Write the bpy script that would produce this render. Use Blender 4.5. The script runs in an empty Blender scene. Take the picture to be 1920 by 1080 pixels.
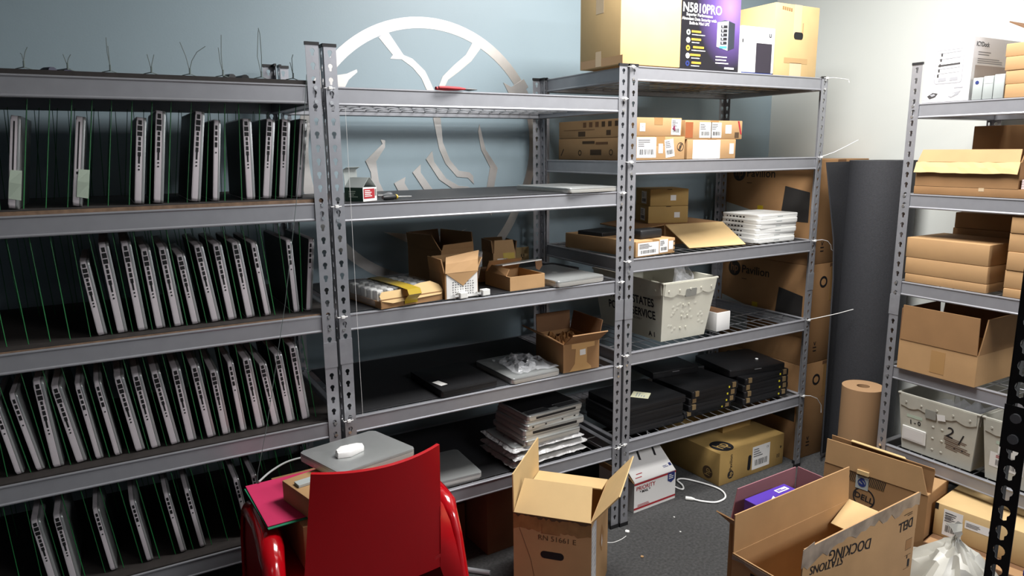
import bpy, bmesh, math, random
from mathutils import Matrix, Vector
R = math.radians
random.seed(7)
SC = bpy.context.scene
COL = SC.collection

# ------------------------------------------------------------------ camera
cam_d = bpy.data.cameras.new('camera'); cam = bpy.data.objects.new('camera', cam_d); COL.objects.link(cam)
cam_d.sensor_width = 36.0; cam_d.lens = 1323.13 * 36.0 / 1920.0; cam_d.clip_start = 0.02
def aim(o, loc, yaw, pitch, roll):
    y, t, r = R(yaw), R(pitch), R(roll)
    fw = Vector((math.sin(y)*math.cos(t), math.cos(y)*math.cos(t), math.sin(t)))
    rt = Vector((math.cos(y), -math.sin(y), 0)); up = rt.cross(fw)
    rt2 = math.cos(r)*rt + math.sin(r)*up; up2 = -math.sin(r)*rt + math.cos(r)*up
    m = Matrix((rt2, up2, -fw)).transposed().to_4x4(); m.translation = loc
    o.matrix_world = m
aim(cam, Vector((-0.5908, -2.0909, 1.5245)), 29.979, -11.034, -0.535)
SC.camera = cam
SC.view_settings.view_transform = 'Standard'; SC.view_settings.look = 'None'
SC.view_settings.gamma = 1.0; SC.view_settings.use_curve_mapping = False
SC.view_settings.exposure = 0.0

# ------------------------------------------------------------------ light
w = bpy.data.worlds.new('world'); SC.world = w; w.use_nodes = True
w.node_tree.nodes['Background'].inputs[0].default_value = (0.8, 0.9, 1.0, 1)
w.node_tree.nodes['Background'].inputs[1].default_value = 0.01
def area(name, loc, sx, sy, power, color=(1, 0.97, 0.92), rot=(0, 0, 0)):
    d = bpy.data.lights.new(name, 'AREA'); d.shape = 'RECTANGLE'; d.size = sx; d.size_y = sy
    d.energy = power; d.color = color
    o = bpy.data.objects.new(name, d); COL.objects.link(o); o.location = loc; o.rotation_euler = rot
    return o
area('ceiling_or_fill_light', (1.25, -0.55, 2.72), 1.2, 0.6, 90, (1, 0.985, 0.97))
area('ceiling_or_fill_light', (1.7, -3.7, 2.70), 1.2, 0.6, 122, (0.99, 0.98, 1.0))  # unseen fill lamp behind the camera, placed to brighten the shelf bays
area('ceiling_or_fill_light', (-1.6, -4.2, 2.70), 1.2, 0.6, 4, (1, 0.93, 0.97))

# ------------------------------------------------------------------ materials
def lin(h):
    h = h.lstrip('#'); c = [int(h[i:i+2], 16)/255 for i in (0, 2, 4)]
    return tuple((x/12.92 if x <= .04045 else ((x+.055)/1.055)**2.4) for x in c) + (1,)
MATS = {}
def mat(name, col, rough=.6, metal=0., noise=None, bump=None, coat=0., spec=None, trans=0., alpha=None, emit=None, stretch=None):
    if name in MATS: return MATS[name]
    m = bpy.data.materials.new(name); m.use_nodes = True; nt = m.node_tree; b = nt.nodes['Principled BSDF']
    c = lin(col); b.inputs['Base Color'].default_value = c; b.inputs['Roughness'].default_value = rough
    b.inputs['Metallic'].default_value = metal
    if coat: b.inputs['Coat Weight'].default_value = coat; b.inputs['Coat Roughness'].default_value = .08
    if spec is not None: b.inputs['Specular IOR Level'].default_value = spec
    if trans: b.inputs['Transmission Weight'].default_value = trans
    if noise or bump:
        tc = nt.nodes.new('ShaderNodeTexCoord'); mp = nt.nodes.new('ShaderNodeMapping')
        nt.links.new(tc.outputs['Object'], mp.inputs[0])
        if stretch: mp.inputs['Scale'].default_value = stretch
    if noise:
        n = nt.nodes.new('ShaderNodeTexNoise'); n.inputs['Scale'].default_value = noise[0]; n.inputs['Detail'].default_value = 5
        nt.links.new(mp.outputs[0], n.inputs['Vector'])
        r = nt.nodes.new('ShaderNodeMapRange'); r.inputs['From Min'].default_value = .3; r.inputs['From Max'].default_value = .7
        r.inputs['To Min'].default_value = 1-noise[1]; r.inputs['To Max'].default_value = 1+noise[1]
        nt.links.new(n.outputs[0], r.inputs[0])
        mx = nt.nodes.new('ShaderNodeVectorMath'); mx.operation = 'SCALE'; mx.inputs[0].default_value = c[:3]
        nt.links.new(r.outputs[0], mx.inputs['Scale']); nt.links.new(mx.outputs[0], b.inputs['Base Color'])
    if bump:
        n2 = nt.nodes.new('ShaderNodeTexNoise'); n2.inputs['Scale'].default_value = bump[0]; n2.inputs['Detail'].default_value = 4
        nt.links.new(mp.outputs[0], n2.inputs['Vector'])
        bp = nt.nodes.new('ShaderNodeBump'); bp.inputs['Strength'].default_value = bump[1]; bp.inputs['Distance'].default_value = bump[2] if len(bump) > 2 else .01
        nt.links.new(n2.outputs[0], bp.inputs['Height']); nt.links.new(bp.outputs[0], b.inputs['Normal'])
    MATS[name] = m; return m
def film(name, col, clear, rough=.12, bump=None):
    """thin clear plastic: part of the light goes straight through, the rest reflects"""
    if name in MATS: return MATS[name]
    m = bpy.data.materials.new(name); m.use_nodes = True; nt = m.node_tree; b = nt.nodes['Principled BSDF']
    b.inputs['Base Color'].default_value = lin(col); b.inputs['Roughness'].default_value = rough
    b.inputs['Specular IOR Level'].default_value = .9
    t = nt.nodes.new('ShaderNodeBsdfTransparent'); mx = nt.nodes.new('ShaderNodeMixShader'); mx.inputs[0].default_value = 1-clear
    nt.links.new(t.outputs[0], mx.inputs[1]); nt.links.new(b.outputs[0], mx.inputs[2])
    nt.links.new(mx.outputs[0], nt.nodes['Material Output'].inputs[0])
    if bump:
        n2 = nt.nodes.new('ShaderNodeTexNoise'); n2.inputs['Scale'].default_value = bump[0]
        tc = nt.nodes.new('ShaderNodeTexCoord'); nt.links.new(tc.outputs['Object'], n2.inputs['Vector'])
        bp = nt.nodes.new('ShaderNodeBump'); bp.inputs['Strength'].default_value = bump[1]; bp.inputs['Distance'].default_value = .004
        nt.links.new(n2.outputs[0], bp.inputs['Height']); nt.links.new(bp.outputs[0], b.inputs['Normal'])
    MATS[name] = m; return m

M_wallblue = mat('blue_wall_paint', '8d9ea6', .42, noise=(2.5, .03), bump=(160, .08, .002))
M_wallwhite = mat('white_wall_paint', 'cfd2cd', .55, noise=(2, .02), bump=(160, .08, .002))
M_wallfar = mat('slate_wall_paint', '5d666d', .55, noise=(2, .02))
M_ceil = mat('ceiling_paint', 'b9b7b2', .8, noise=(8, .03))
M_logo = mat('silver_wall_graphic', 'c4c0bc', .38, .8, noise=(30, .03))
M_carpet = mat('grey_carpet', '454545', .95, noise=(90, .35), bump=(300, .6, .006))
M_steel = mat('grey_rack_steel', '96979c', .38, .35, noise=(25, .04), spec=.5)
M_dsteel = mat('galvanised_post_steel', '9b9ca1', .33, .45, noise=(40, .06))
M_rivet = mat('rivet_steel', 'd8d8d8', .2, .9)
M_wire = mat('zinc_wire', '9a9ca0', .35, .7)
M_black = mat('black_plastic', '141416', .45, noise=(30, .1))
M_cap = mat('black_cap', '1b1b1d', .5)
M_blackpost = mat('black_post_paint', '121115', .5)
M_liner = mat('black_liner', '1f1f21', .55, noise=(50, .1))
M_board = mat('particle_board', '7d6551', .8, noise=(60, .25))
M_liner2 = mat('dark_brown_liner', '2b2624', .7, noise=(50, .2))
M_alu = mat('aluminium', 'dad2d6', .40, .15, noise=(60, .02))
M_alu2 = mat('aluminium_lid', 'b4b7b6', .34, .6, noise=(60, .02))
M_alu3 = mat('aluminium_base', 'c3c2bd', .38, .45, noise=(60, .02))
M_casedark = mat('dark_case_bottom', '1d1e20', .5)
M_aludark = mat('aluminium_case_back', '3f4042', .55, .2)
M_port = mat('port_black', '0c0b0d', .6)
M_white = mat('white_plastic', 'e2e2de', .35, noise=(20, .02))
M_paper = mat('white_label', 'e4e3e0', .6)
M_note = mat('green_sticky_note', 'b7c6b4', .8)
M_ynote = mat('pale_yellow_note', 'd6d5b4', .8)
M_ink = mat('black_ink', '17161a', .7)
M_grayink = mat('grey_ink', '6d6c6e', .7)
M_brownink = mat('brown_print', '4a3722', .8)
M_red = mat('red_print', 'a3262e', .6)
M_blueink = mat('blue_print', '1f2f6e', .6)
M_green = mat('green_wire_coating', '0c6b30', .5)
M_greywire = mat('grey_twist_wire', '5f6b68', .5)
M_card = mat('cardboard', 'b08b60', .78, noise=(9, .07), bump=(120, .05, .002))
M_card2 = mat('cardboard_brown', '957049', .8, noise=(9, .08), bump=(120, .05, .002))
M_card3 = mat('cardboard_pale', 'c9ab79', .78, noise=(9, .06), bump=(120, .05, .002))
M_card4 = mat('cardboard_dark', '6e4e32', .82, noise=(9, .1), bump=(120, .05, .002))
M_card5 = mat('cardboard_olive', 'ab8c52', .75, noise=(9, .08), bump=(120, .05, .002))
M_tape = mat('clear_packing_tape', 'a98355', .22, spec=.7)
M_tapeg = mat('grey_torn_tape', '9a8a78', .3, noise=(22, .35), spec=.7)
M_tapey = mat('yellow_tape', 'b79a1e', .3, spec=.6)
M_tub = mat('white_corrugated_plastic', 'e4e2d2', .45, noise=(7, .06), trans=.12)
M_tubold = mat('worn_corrugated_plastic', 'b8b6aa', .5, noise=(9, .12))
M_redpl = mat('red_glossy_plastic', 'ac0512', .16, coat=.6, spec=.6)
M_redback = mat('red_satin_plastic', 'ac0512', .34, spec=.5)
M_redmat = mat('red_matt_plastic', 'a0040f', .6, spec=.15)
M_pink = mat('pink_card', 'c4265a', .75)
M_greencard = mat('green_card', '1d7f5a', .75)
M_foam = mat('white_foam', 'eeeeec', .8, bump=(60, .3, .004))
M_rollg = mat('dark_grey_roll', '36373b', .7, noise=(120, .12), bump=(250, .3, .003))
M_kraft = mat('kraft_paper', 'a98662', .72, noise=(4, .04), stretch=(1, 1, .1))
M_purple = mat('purple_print', '4b2a9a', .5)
M_purplein = mat('mauve_inner_card', '8e5f66', .8, noise=(8, .05))
M_tie = mat('white_nylon', 'eeeeec', .4)
M_film = film('clear_film', 'e8eaee', .84, bump=(45, .8))
M_bubble = film('bubble_wrap', 'dcdcdc', .42, .15, bump=(70, 1.))
M_bag = film('white_plastic_bag', 'bdbbb0', .12, .35, bump=(14, .4))
M_greybox = mat('grey_box_card', 'a2a8a6', .6)
M_blue = mat('blue_bin_plastic', '27389a', .4)
M_dark = mat('dark_device', '1c1e21', .5)
M_bluetool = mat('navy_rubber', '1d1f3c', .5)
M_brass = mat('brass_tab', 'b39a72', .35, .7)
M_led = mat('yellow_tab', 'd6c832', .5)
M_crumple = mat('brown_packing_paper', '8a5f33', .8, bump=(25, .7, .02))

# ------------------------------------------------------------------ mesh helpers
class MB:
    def __init__(s): s.bm = bmesh.new()
    def _tag(s, geom, m, M):
        vs = [g for g in geom if isinstance(g, bmesh.types.BMVert)]
        if M is not None: bmesh.ops.transform(s.bm, matrix=M, verts=vs)
        for f in {f for v in vs for f in v.link_faces}: f.material_index = m
        return vs
    def box(s, x0, x1, y0, y1, z0, z1, m=0, M=None, bev=0, seg=2):
        g = bmesh.ops.create_cube(s.bm, size=1)['verts']
        for v in g: v.co = Vector((x0+(v.co.x+.5)*(x1-x0), y0+(v.co.y+.5)*(y1-y0), z0+(v.co.z+.5)*(z1-z0)))
        if bev:
            es = list({e for v in g for e in v.link_edges})
            r = bmesh.ops.bevel(s.bm, geom=es, offset=bev, segments=seg, affect='EDGES', profile=.5)
            g = list({v for f in r['faces'] for v in f.verts})
        return s._tag(g, m, M)
    def prism(s, pts, z0, z1, m=0, M=None, bev=0, seg=2, top=True, bottom=True):
        """2-D outline (x, y) pulled from z0 to z1"""
        lo = [s.bm.verts.new((p[0], p[1], z0)) for p in pts]; hi = [s.bm.verts.new((p[0], p[1], z1)) for p in pts]
        n = len(pts); fs = []
        a = s.bm.faces.new(lo[::-1]); b = s.bm.faces.new(hi); fs += [a, b]
        for i in range(n): fs.append(s.bm.faces.new((lo[i], lo[(i+1) % n], hi[(i+1) % n], hi[i])))
        if sum(pts[i][0]*pts[(i+1) % n][1]-pts[(i+1) % n][0]*pts[i][1] for i in range(n)) < 0:
            bmesh.ops.reverse_faces(s.bm, faces=fs)
        g = lo+hi
        if bev:
            es = [e for e in set(a.edges) | set(b.edges) if (e in a.edges and bottom) or (e in b.edges and top)]
            r = bmesh.ops.bevel(s.bm, geom=es, offset=bev, segments=seg, affect='EDGES', profile=.5)
            g = list({v for v in g if v.is_valid} | {v for f in r['faces'] for v in f.verts})
        return s._tag(g, m, M)
    def cyl(s, c, r, z0, z1, seg=24, m=0, M=None, r2=None):
        pts = [(math.cos(2*math.pi*i/seg), math.sin(2*math.pi*i/seg)) for i in range(seg)]
        r2 = r if r2 is None else r2
        lo = [s.bm.verts.new((c[0]+p[0]*r, c[1]+p[1]*r, z0)) for p in pts]; hi = [s.bm.verts.new((c[0]+p[0]*r2, c[1]+p[1]*r2, z1)) for p in pts]
        s.bm.faces.new(lo[::-1]); s.bm.faces.new(hi)
        for i in range(seg): s.bm.faces.new((lo[i], lo[(i+1) % seg], hi[(i+1) % seg], hi[i]))
        return s._tag(lo+hi, m, M)
    def tube(s, pts, r, seg=8, m=0, M=None, closed=False, sx=1.0):
        pts = [Vector(p) for p in pts]; n = len(pts); rings = []; up = None
        rr = r if isinstance(r, (list, tuple)) else [r]*n
        for i, p in enumerate(pts):
            if closed: d = pts[(i+1) % n]-pts[i-1]
            else: d = pts[min(i+1, n-1)]-pts[max(i-1, 0)]
            d.normalize()
            if up is None: up = Vector((0, 0, 1)) if abs(d.z) < .9 else Vector((0, 1, 0))
            a = d.cross(up); a.normalize(); b = a.cross(d); b.normalize(); up = b
            rings.append([s.bm.verts.new(p+rr[i]*(sx*math.cos(2*math.pi*k/seg)*a+math.sin(2*math.pi*k/seg)*b)) for k in range(seg)])
        for i in range(n if closed else n-1):
            A, B = rings[i], rings[(i+1) % n]
            for k in range(seg): s.bm.faces.new((A[k], A[(k+1) % seg], B[(k+1) % seg], B[k]))
        if not closed: s.bm.faces.new(rings[0][::-1]); s.bm.faces.new(rings[-1])
        return s._tag([v for r_ in rings for v in r_], m, M)
    def sheet(s, grid, th, m=0, M=None):
        """grid[i][j] of points, thickened along its normals"""
        ni, nj = len(grid), len(grid[0]); P = [[Vector(p) for p in row] for row in grid]
        N = [[None]*nj for _ in range(ni)]
        for i in range(ni):
            for j in range(nj):
                a = P[min(i+1, ni-1)][j]-P[max(i-1, 0)][j]; b = P[i][min(j+1, nj-1)]-P[i][max(j-1, 0)]
                q = a.cross(b); N[i][j] = q.normalized() if q.length > 1e-12 else Vector((0, 0, 1))
        A = [[s.bm.verts.new(P[i][j]+N[i][j]*th/2) for j in range(nj)] for i in range(ni)]
        B = [[s.bm.verts.new(P[i][j]-N[i][j]*th/2) for j in range(nj)] for i in range(ni)]
        F = s.bm.faces.new
        for i in range(ni-1):
            for j in range(nj-1):
                F((A[i][j], A[i+1][j], A[i+1][j+1], A[i][j+1])); F((B[i][j], B[i][j+1], B[i+1][j+1], B[i+1][j]))
        for i in range(ni-1):
            F((A[i][0], B[i][0], B[i+1][0], A[i+1][0])); F((A[i][-1], A[i+1][-1], B[i+1][-1], B[i][-1]))
        for j in range(nj-1):
            F((A[0][j], A[0][j+1], B[0][j+1], B[0][j])); F((A[-1][j], B[-1][j], B[-1][j+1], A[-1][j+1]))
        return s._tag([v for r_ in A+B for v in r_], m, M)
    def mesh(s, name, mats, smooth=False):
        bmesh.ops.recalc_face_normals(s.bm, faces=s.bm.faces[:])
        me = bpy.data.meshes.new(name); s.bm.to_mesh(me); s.bm.free()
        for mm in (mats if isinstance(mats, (list, tuple)) else [mats]): me.materials.append(mm)
        if smooth:
            for p in me.polygons: p.use_smooth = True
            try: me.set_sharp_from_angle(angle=R(smooth if smooth is not True else 50))
            except Exception: pass
        return me
    def build(s, name, mats, parent=None, smooth=False, label=None):
        o = bpy.data.objects.new(name, s.mesh(name, mats, smooth)); COL.objects.link(o)
        if parent is not None: o.parent = parent
        if label: o['label'] = label
        return o
def inst(name, me, parent=None, M=None):
    o = bpy.data.objects.new(name, me); COL.objects.link(o)
    if parent is not None: o.parent = parent
    if M is not None: o.matrix_basis = M
    return o
def tag(o, label, cat, group=None, kind=None):
    o['label'] = label; o['category'] = cat
    if group: o['group'] = group
    if kind: o['kind'] = kind
    return o
def thing(name, label, cat, loc=(0, 0, 0), rz=0., group=None, rot=None):
    o = bpy.data.objects.new(name, None); COL.objects.link(o); o.empty_display_size = .05
    o.location = loc; o.rotation_euler = rot if rot else (0, 0, R(rz))
    return tag(o, label, cat, group)
def struct(name, mb, mats):
    o = mb.build(name, mats); o['kind'] = 'structure'; return o
def copy_tree(o, parent=None):
    c = o.copy(); COL.objects.link(c)
    if parent is not None: c.parent = parent
    for ch in list(o.children): copy_tree(ch, c)
    return c
def rrect(w, h, r, seg=5, cx=0, cy=0):
    p = []
    for (x, y, a) in ((w/2-r, h/2-r, 0), (-w/2+r, h/2-r, 90), (-w/2+r, -h/2+r, 180), (w/2-r, -h/2+r, 270)):
        for k in range(seg+1): p.append((cx+x+r*math.cos(R(a+90*k/seg)), cy+y+r*math.sin(R(a+90*k/seg))))
    return p
def text_mesh(s, size, bold=0.):
    cu = bpy.data.curves.new('lettering', 'FONT'); cu.body = s; cu.size = size; cu.align_x = 'CENTER'; cu.align_y = 'CENTER'
    cu.offset = bold; cu.resolution_u = 3
    ob = bpy.data.objects.new('lettering', cu); COL.objects.link(ob)
    dg = bpy.context.evaluated_depsgraph_get(); dg.update()
    me = bpy.data.meshes.new_from_object(ob.evaluated_get(dg)); bpy.data.objects.remove(ob); bpy.data.curves.remove(cu)
    return me
# faces of a w x d x h box whose origin is the middle of its base: (u, v, n) -> local
def face(f, w, d, h):
    if f == 'F': o, u, v = (-w/2, -d/2, 0), (1, 0, 0), (0, 0, 1)
    if f == 'B': o, u, v = (w/2, d/2, 0), (-1, 0, 0), (0, 0, 1)
    if f == 'L': o, u, v = (-w/2, d/2, 0), (0, -1, 0), (0, 0, 1)
    if f == 'R': o, u, v = (w/2, -d/2, 0), (0, 1, 0), (0, 0, 1)
    if f == 'T': o, u, v = (-w/2, -d/2, h), (1, 0, 0), (0, 1, 0)
    u, v = Vector(u), Vector(v); n = u.cross(v)
    m = Matrix((u, v, n)).transposed().to_4x4(); m.translation = o
    return m
def at(F, u, v, a=0, lift=.0006): return F @ Matrix.Translation((u, v, lift)) @ Matrix.Rotation(R(a), 4, 'Z')
def text(par, s, F, u, v, size, m, a=0, bold=0., sx=1., name='lettering', lift=.0010):
    me = text_mesh(s, size, bold); me.materials.clear(); me.materials.append(m)
    me.transform(at(F, u, v, a, lift) @ Matrix.Diagonal((sx, 1, 1, 1)))
    return inst(name, me, par)
def patch(par, F, u, v, w, h, m, name='label', a=0, lift=.0004, th=.0003, r=0):
    b = MB(); b.prism(rrect(w, h, r) if r else [(-w/2, -h/2), (w/2, -h/2), (w/2, h/2), (-w/2, h/2)], 0, th, 0, at(F, u, v, a, lift))
    return b.build(name, m, par)
def poly(par, F, pts, m, name, lift=.0004, th=.0003):
    b = MB(); b.prism(pts, 0, th, 0, at(F, 0, 0, 0, lift)); return b.build(name, m, par)
def lines(par, F, u, v, w, h, n, m=None, a=0, lift=.0011, name='print', fill=.45, seed=1):
    rd = random.Random(seed); b = MB()
    for i in range(n):
        y = h/2-(i+.5)*h/n; ww = w*rd.uniform(.45, 1.)
        b.prism([(-w/2, y-h/n*fill/2), (-w/2+ww, y-h/n*fill/2), (-w/2+ww, y+h/n*fill/2), (-w/2, y+h/n*fill/2)], 0, .0001, 0, at(F, u, v, a, lift))
    return b.build(name, m or M_grayink, par)
def barcode(par, F, u, v, w, h, a=0, n=16, lift=.0012, m=None):
    rd = random.Random(int(w*1e5)+n); b = MB(); x = -w/2
    while x < w/2:
        t = rd.uniform(.3, 1.)*w/n; b.prism([(x, -h/2), (x+t, -h/2), (x+t, h/2), (x, h/2)], 0, .0001, 0, at(F, u, v, a, lift)); x += t+rd.uniform(.4, 1.)*w/n
    return b.build('barcode', m or M_ink, par)
def shiplabel(par, F, u, v, w, h, a=0, seed=1, name='shipping_label'):
    patch(par, F, u, v, w, h, M_paper, name, a)
    q = F @ Matrix.Translation((u, v, 0)) @ Matrix.Rotation(R(a), 4, 'Z')
    lines(par, q, -w*.12, h*.22, w*.62, h*.4, 4, seed=seed); barcode(par, q, 0, -h*.22, w*.7, h*.26, n=14)
def ring_disc(par, F, u, v, r, m, name, r_in=0, seg=28, lift=.0005, th=.0003):
    b = MB()
    if not r_in: b.prism([(r*math.cos(2*math.pi*k/seg), r*math.sin(2*math.pi*k/seg)) for k in range(seg)], 0, th, 0, at(F, u, v, 0, lift))
    else:
        for k in range(seg):
            a0, a1 = 2*math.pi*k/seg, 2*math.pi*(k+1)/seg
            b.prism([(r_in*math.cos(a0), r_in*math.sin(a0)), (r*math.cos(a0), r*math.sin(a0)), (r*math.cos(a1), r*math.sin(a1)), (r_in*math.cos(a1), r_in*math.sin(a1))], 0, th, 0, at(F, u, v, 0, lift))
    return b.build(name, m, par)
def round_logo(par, F, u, v, r, a, kind, m):
    """round maker's badge: ring with slanted four-letter word, or dark disc with two slanted letters"""
    if kind == 'ring':
        ring_disc(par, F, u, v, r, m, 'badge', r*.88)
        text(par, 'DELL', F, u, v, r*.78, m, a, .0006, 1.0)
    else:
        ring_disc(par, F, u, v, r, m, 'badge')
        text(par, 'hp', F, u, v+r*.05, r*1.5, M_card5 if kind == 'disc' else kind, a, .0004, .85, lift=.0015)

# ------------------------------------------------------------------ boxes
def carton(name, label, loc, w, d, h, m, rz=0, cat='box', group=None, tape='T', bev=.0025, tm=None, rot=None):
    """closed carton, origin at the middle of its base; body + seam tape"""
    t = thing(name, label, cat, loc, rz, group, rot)
    b = MB(); b.box(-w/2, w/2, -d/2, d/2, 0, h, bev=bev); b.build('body', m, t, 40)
    if tape:
        b = MB(); tw = min(.048, .3*min(w, d), .6*h)
        if tape in ('T', 'X'):
            b.box(-w/2-.0004, w/2+.0004, -tw/2, tw/2, h, h+.0004)
            b.box(-w/2-.0005, -w/2, -tw/2, tw/2, h*.62, h+.0004); b.box(w/2, w/2+.0005, -tw/2, tw/2, h*.62, h+.0004)
        else:
            b.box(-tw/2, tw/2, -d/2-.0004, d/2+.0004, h, h+.0004)
            b.box(-tw/2, tw/2, -d/2-.0005, -d/2, h*.62, h+.0004); b.box(-tw/2, tw/2, d/2, d/2+.0005, h*.62, h+.0004)
        b.build('tape', tm or M_tape, t)
    return t
def add_flap(par, w, d, h, side, ln, ang, m, taper=.006, th=.004, curl=0., name='flap', t0=None, t1=None, off=0.):
    """flap hinged on a rim; 0 = upright, 90 = flat outward, -90 = flat inward"""
    e = .0025
    hp = {'F': ((-w/2+e, -d/2-off, h), (w/2-e, -d/2-off, h), (0, -1, 0)), 'B': ((w/2-e, d/2+off, h), (-w/2+e, d/2+off, h), (0, 1, 0)),
          'L': ((-w/2-off, d/2-e, h), (-w/2-off, -d/2+e, h), (-1, 0, 0)), 'R': ((w/2+off, -d/2+e, h), (w/2+off, d/2-e, h), (1, 0, 0))}[side]
    p0, p1, n = Vector(hp[0]), Vector(hp[1]), Vector(hp[2]); z = Vector((0, 0, 1)); ax = (p1-p0).normalized()
    grid = []; pos = Vector((0, 0, 0)); N = 4
    for i in range(N+1):
        f = i/N; a = R(ang+curl*f)
        if i: pos = pos+(math.cos(a)*z+math.sin(a)*n)*ln/N
        ins0 = (t0 if t0 is not None else taper)*f; ins1 = (t1 if t1 is not None else taper)*f
        q0, q1 = p0+pos+ax*ins0, p1+pos-ax*ins1
        grid.append([q0, q0.lerp(q1, .5), q1])
    b = MB(); b.sheet(grid, th); return b.build(name, m, par)
def open_carton(name, label, loc, w, d, h, m, rz=0, flaps=(), cat='box', group=None, inner=None, th=.004):
    t = thing(name, label, cat, loc, rz, group)
    b = MB()
    b.box(-w/2, w/2, -d/2, d/2, 0, th); b.box(-w/2, -w/2+th, -d/2, d/2, th, h); b.box(w/2-th, w/2, -d/2, d/2, th, h)
    b.box(-w/2+th, w/2-th, -d/2, -d/2+th, th, h); b.box(-w/2+th, w/2-th, d/2-th, d/2, th, h)
    b.build('body', m, t)
    if inner:
        b = MB(); e = th+.0004
        b.box(-w/2+th, -w/2+e+.0004, -d/2+th, d/2-th, th, h-.001); b.box(w/2-e-.0004, w/2-th, -d/2+th, d/2-th, th, h-.001)
        b.box(-w/2+e, w/2-e, d/2-e-.0004, d/2-th, th, h-.001); b.box(-w/2+e, w/2-e, -d/2+th, -d/2+e+.0004, th, h-.001)
        b.build('lining', inner, t)
    for f in flaps:
        add_flap(t, w, d, h, f[0], f[1], f[2], f[3] if len(f) > 3 and f[3] else m, **(f[4] if len(f) > 4 else {}))
    return t

# ------------------------------------------------------------------ the room
b = MB(); b.box(-4, 2.75, -5, .75, -.05, 0); struct('floor', b, M_carpet)
b = MB(); b.box(-4, 2.75, .68, .75, 0, 2.75); struct('wall_back', b, M_wallblue)
b = MB(); b.box(2.68, 2.75, -5, .68, 0, 2.75); struct('wall_right', b, M_wallwhite)
b = MB(); b.box(-4.07, -4, -5, .75, 0, 2.75); struct('wall_left', b, M_wallfar)
b = MB(); b.box(-4, 2.75, -5.07, -5, 0, 2.75); struct('wall_front', b, M_wallfar)
b = MB(); b.box(-4, 2.75, -5, .75, 2.75, 2.8); struct('ceiling', b, M_ceil)
b = MB(); b.box(-4, 2.68, .668, .68, 0, .1, bev=.003); struct('baseboard_back', b, M_black)
b = MB(); b.box(2.668, 2.68, -5, .668, 0, .1, bev=.003); struct('baseboard_right', b, M_black)

# ------------------------------------------------------------------ wall graphic (painted ring with a figure inside), lies flat on the back wall
t = thing('wall_graphic', 'large silver round emblem painted on the blue wall behind the shelves', 'wall graphic', (0, .6795, 0))
WF = Matrix(((1, 0, 0, 0), (0, 0, -1, 0), (0, 1, 0, 0), (0, 0, 0, 1)))   # (x, z, out of wall)
b = MB(); N = 96; cx, cz = .62, 1.505
def rad(a):   # outer and inner radius by angle (degrees, counter-clockwise from +x)
    k = max(0., 1-abs(((a+28+180) % 360)-180)/55.)
    return .550-.055*k, .507-.05*k
for k in range(N):
    a0, a1 = 360*k/N, 360*(k+1)/N
    (o0, i0), (o1, i1) = rad(a0), rad(a1); c = lambda r, a: (cx+r*math.cos(R(a)), cz+r*math.sin(R(a)))
    b.prism([c(i0, a0), c(o0, a0), c(o1, a1), c(i1, a1)], 0, .0008, 0, WF)
b.build('ring', M_logo, t)
GL = [[(.415,1.964),(.471,1.901),(.459,1.886),(.508,1.886),(.553,1.857),(.59,1.817),(.612,1.769),(.639,1.66),(.67,1.66),(.645,1.769),(.629,1.804),(.607,1.846),(.554,1.891),(.516,1.903),(.452,1.99)],
 [(.833,1.98),(.794,1.919),(.735,1.873),(.685,1.828),(.664,1.784),(.66,1.69),(.685,1.69),(.692,1.785),(.709,1.815),(.759,1.849),(.819,1.895),(.878,1.966)],
 [(.15,1.79),(.209,1.808),(.279,1.821),(.319,1.839),(.322,1.829),(.285,1.798),(.27,1.771),(.235,1.72),(.17,1.70)],
 [(.973,1.814),(1.013,1.797),(1.076,1.833),(1.1,1.80),(1.053,1.765),(.999,1.77)],
 [(.636,1.66),(.66,1.532),(.687,1.472),(.74,1.415),(.791,1.41),(.82,1.382),(.817,1.417),(.8,1.433),(.749,1.441),(.708,1.487),(.677,1.561),(.67,1.66)],
 [(.852,1.636),(.845,1.606),(.858,1.53),(.901,1.453),(.881,1.357),(.872,1.28),(.905,1.24),(.917,1.356),(.939,1.449),(.88,1.53),(.86,1.606)],
 [(.404,1.572),(.411,1.555),(.337,1.489),(.357,1.443),(.36,1.365),(.365,1.29),(.42,1.25),(.409,1.363),(.389,1.406),(.381,1.485),(.421,1.541),(.423,1.569)],
 [(.627,1.525),(.598,1.492),(.656,1.406),(.721,1.363),(.80,1.34),(.82,1.359),(.79,1.372),(.747,1.377),(.689,1.409),(.634,1.481)],
 [(.573,1.471),(.536,1.439),(.589,1.36),(.64,1.29),(.67,1.30),(.63,1.358),(.572,1.438)],
 [(.504,1.421),(.454,1.397),(.474,1.357),(.51,1.29),(.55,1.30),(.521,1.359),(.499,1.396)],
 [(.40,1.20),(.52,1.14),(.66,1.135),(.78,1.19),(.70,1.165),(.60,1.165),(.50,1.185)]]
for i, g in enumerate(GL):
    b = MB(); b.prism(g, 0, .0010+.0002*i, 0, WF); b.build('stroke', M_logo, t)
t = thing('wall_outlet', 'beige wall outlet plate low on the back wall behind the silver laptop', 'outlet', (1.062, .68, 1.03))
b = MB(); b.box(-.035, .035, -.006, 0, -.057, .057, bev=.002); b.build('plate', M_card3, t)
for zz in (-.02, .02):
    b = MB()
    for xx in (-.007, .007): b.box(xx-.0015, xx+.0015, -.0068, -.006, zz-.006, zz+.006)
    b.cyl((0, 0), .003, .006, .0068, 8, 0, Matrix.Translation((0, 0, zz-.012)) @ Matrix.Rotation(R(90), 4, 'X'))
    b.build('socket', M_port, t)

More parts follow.
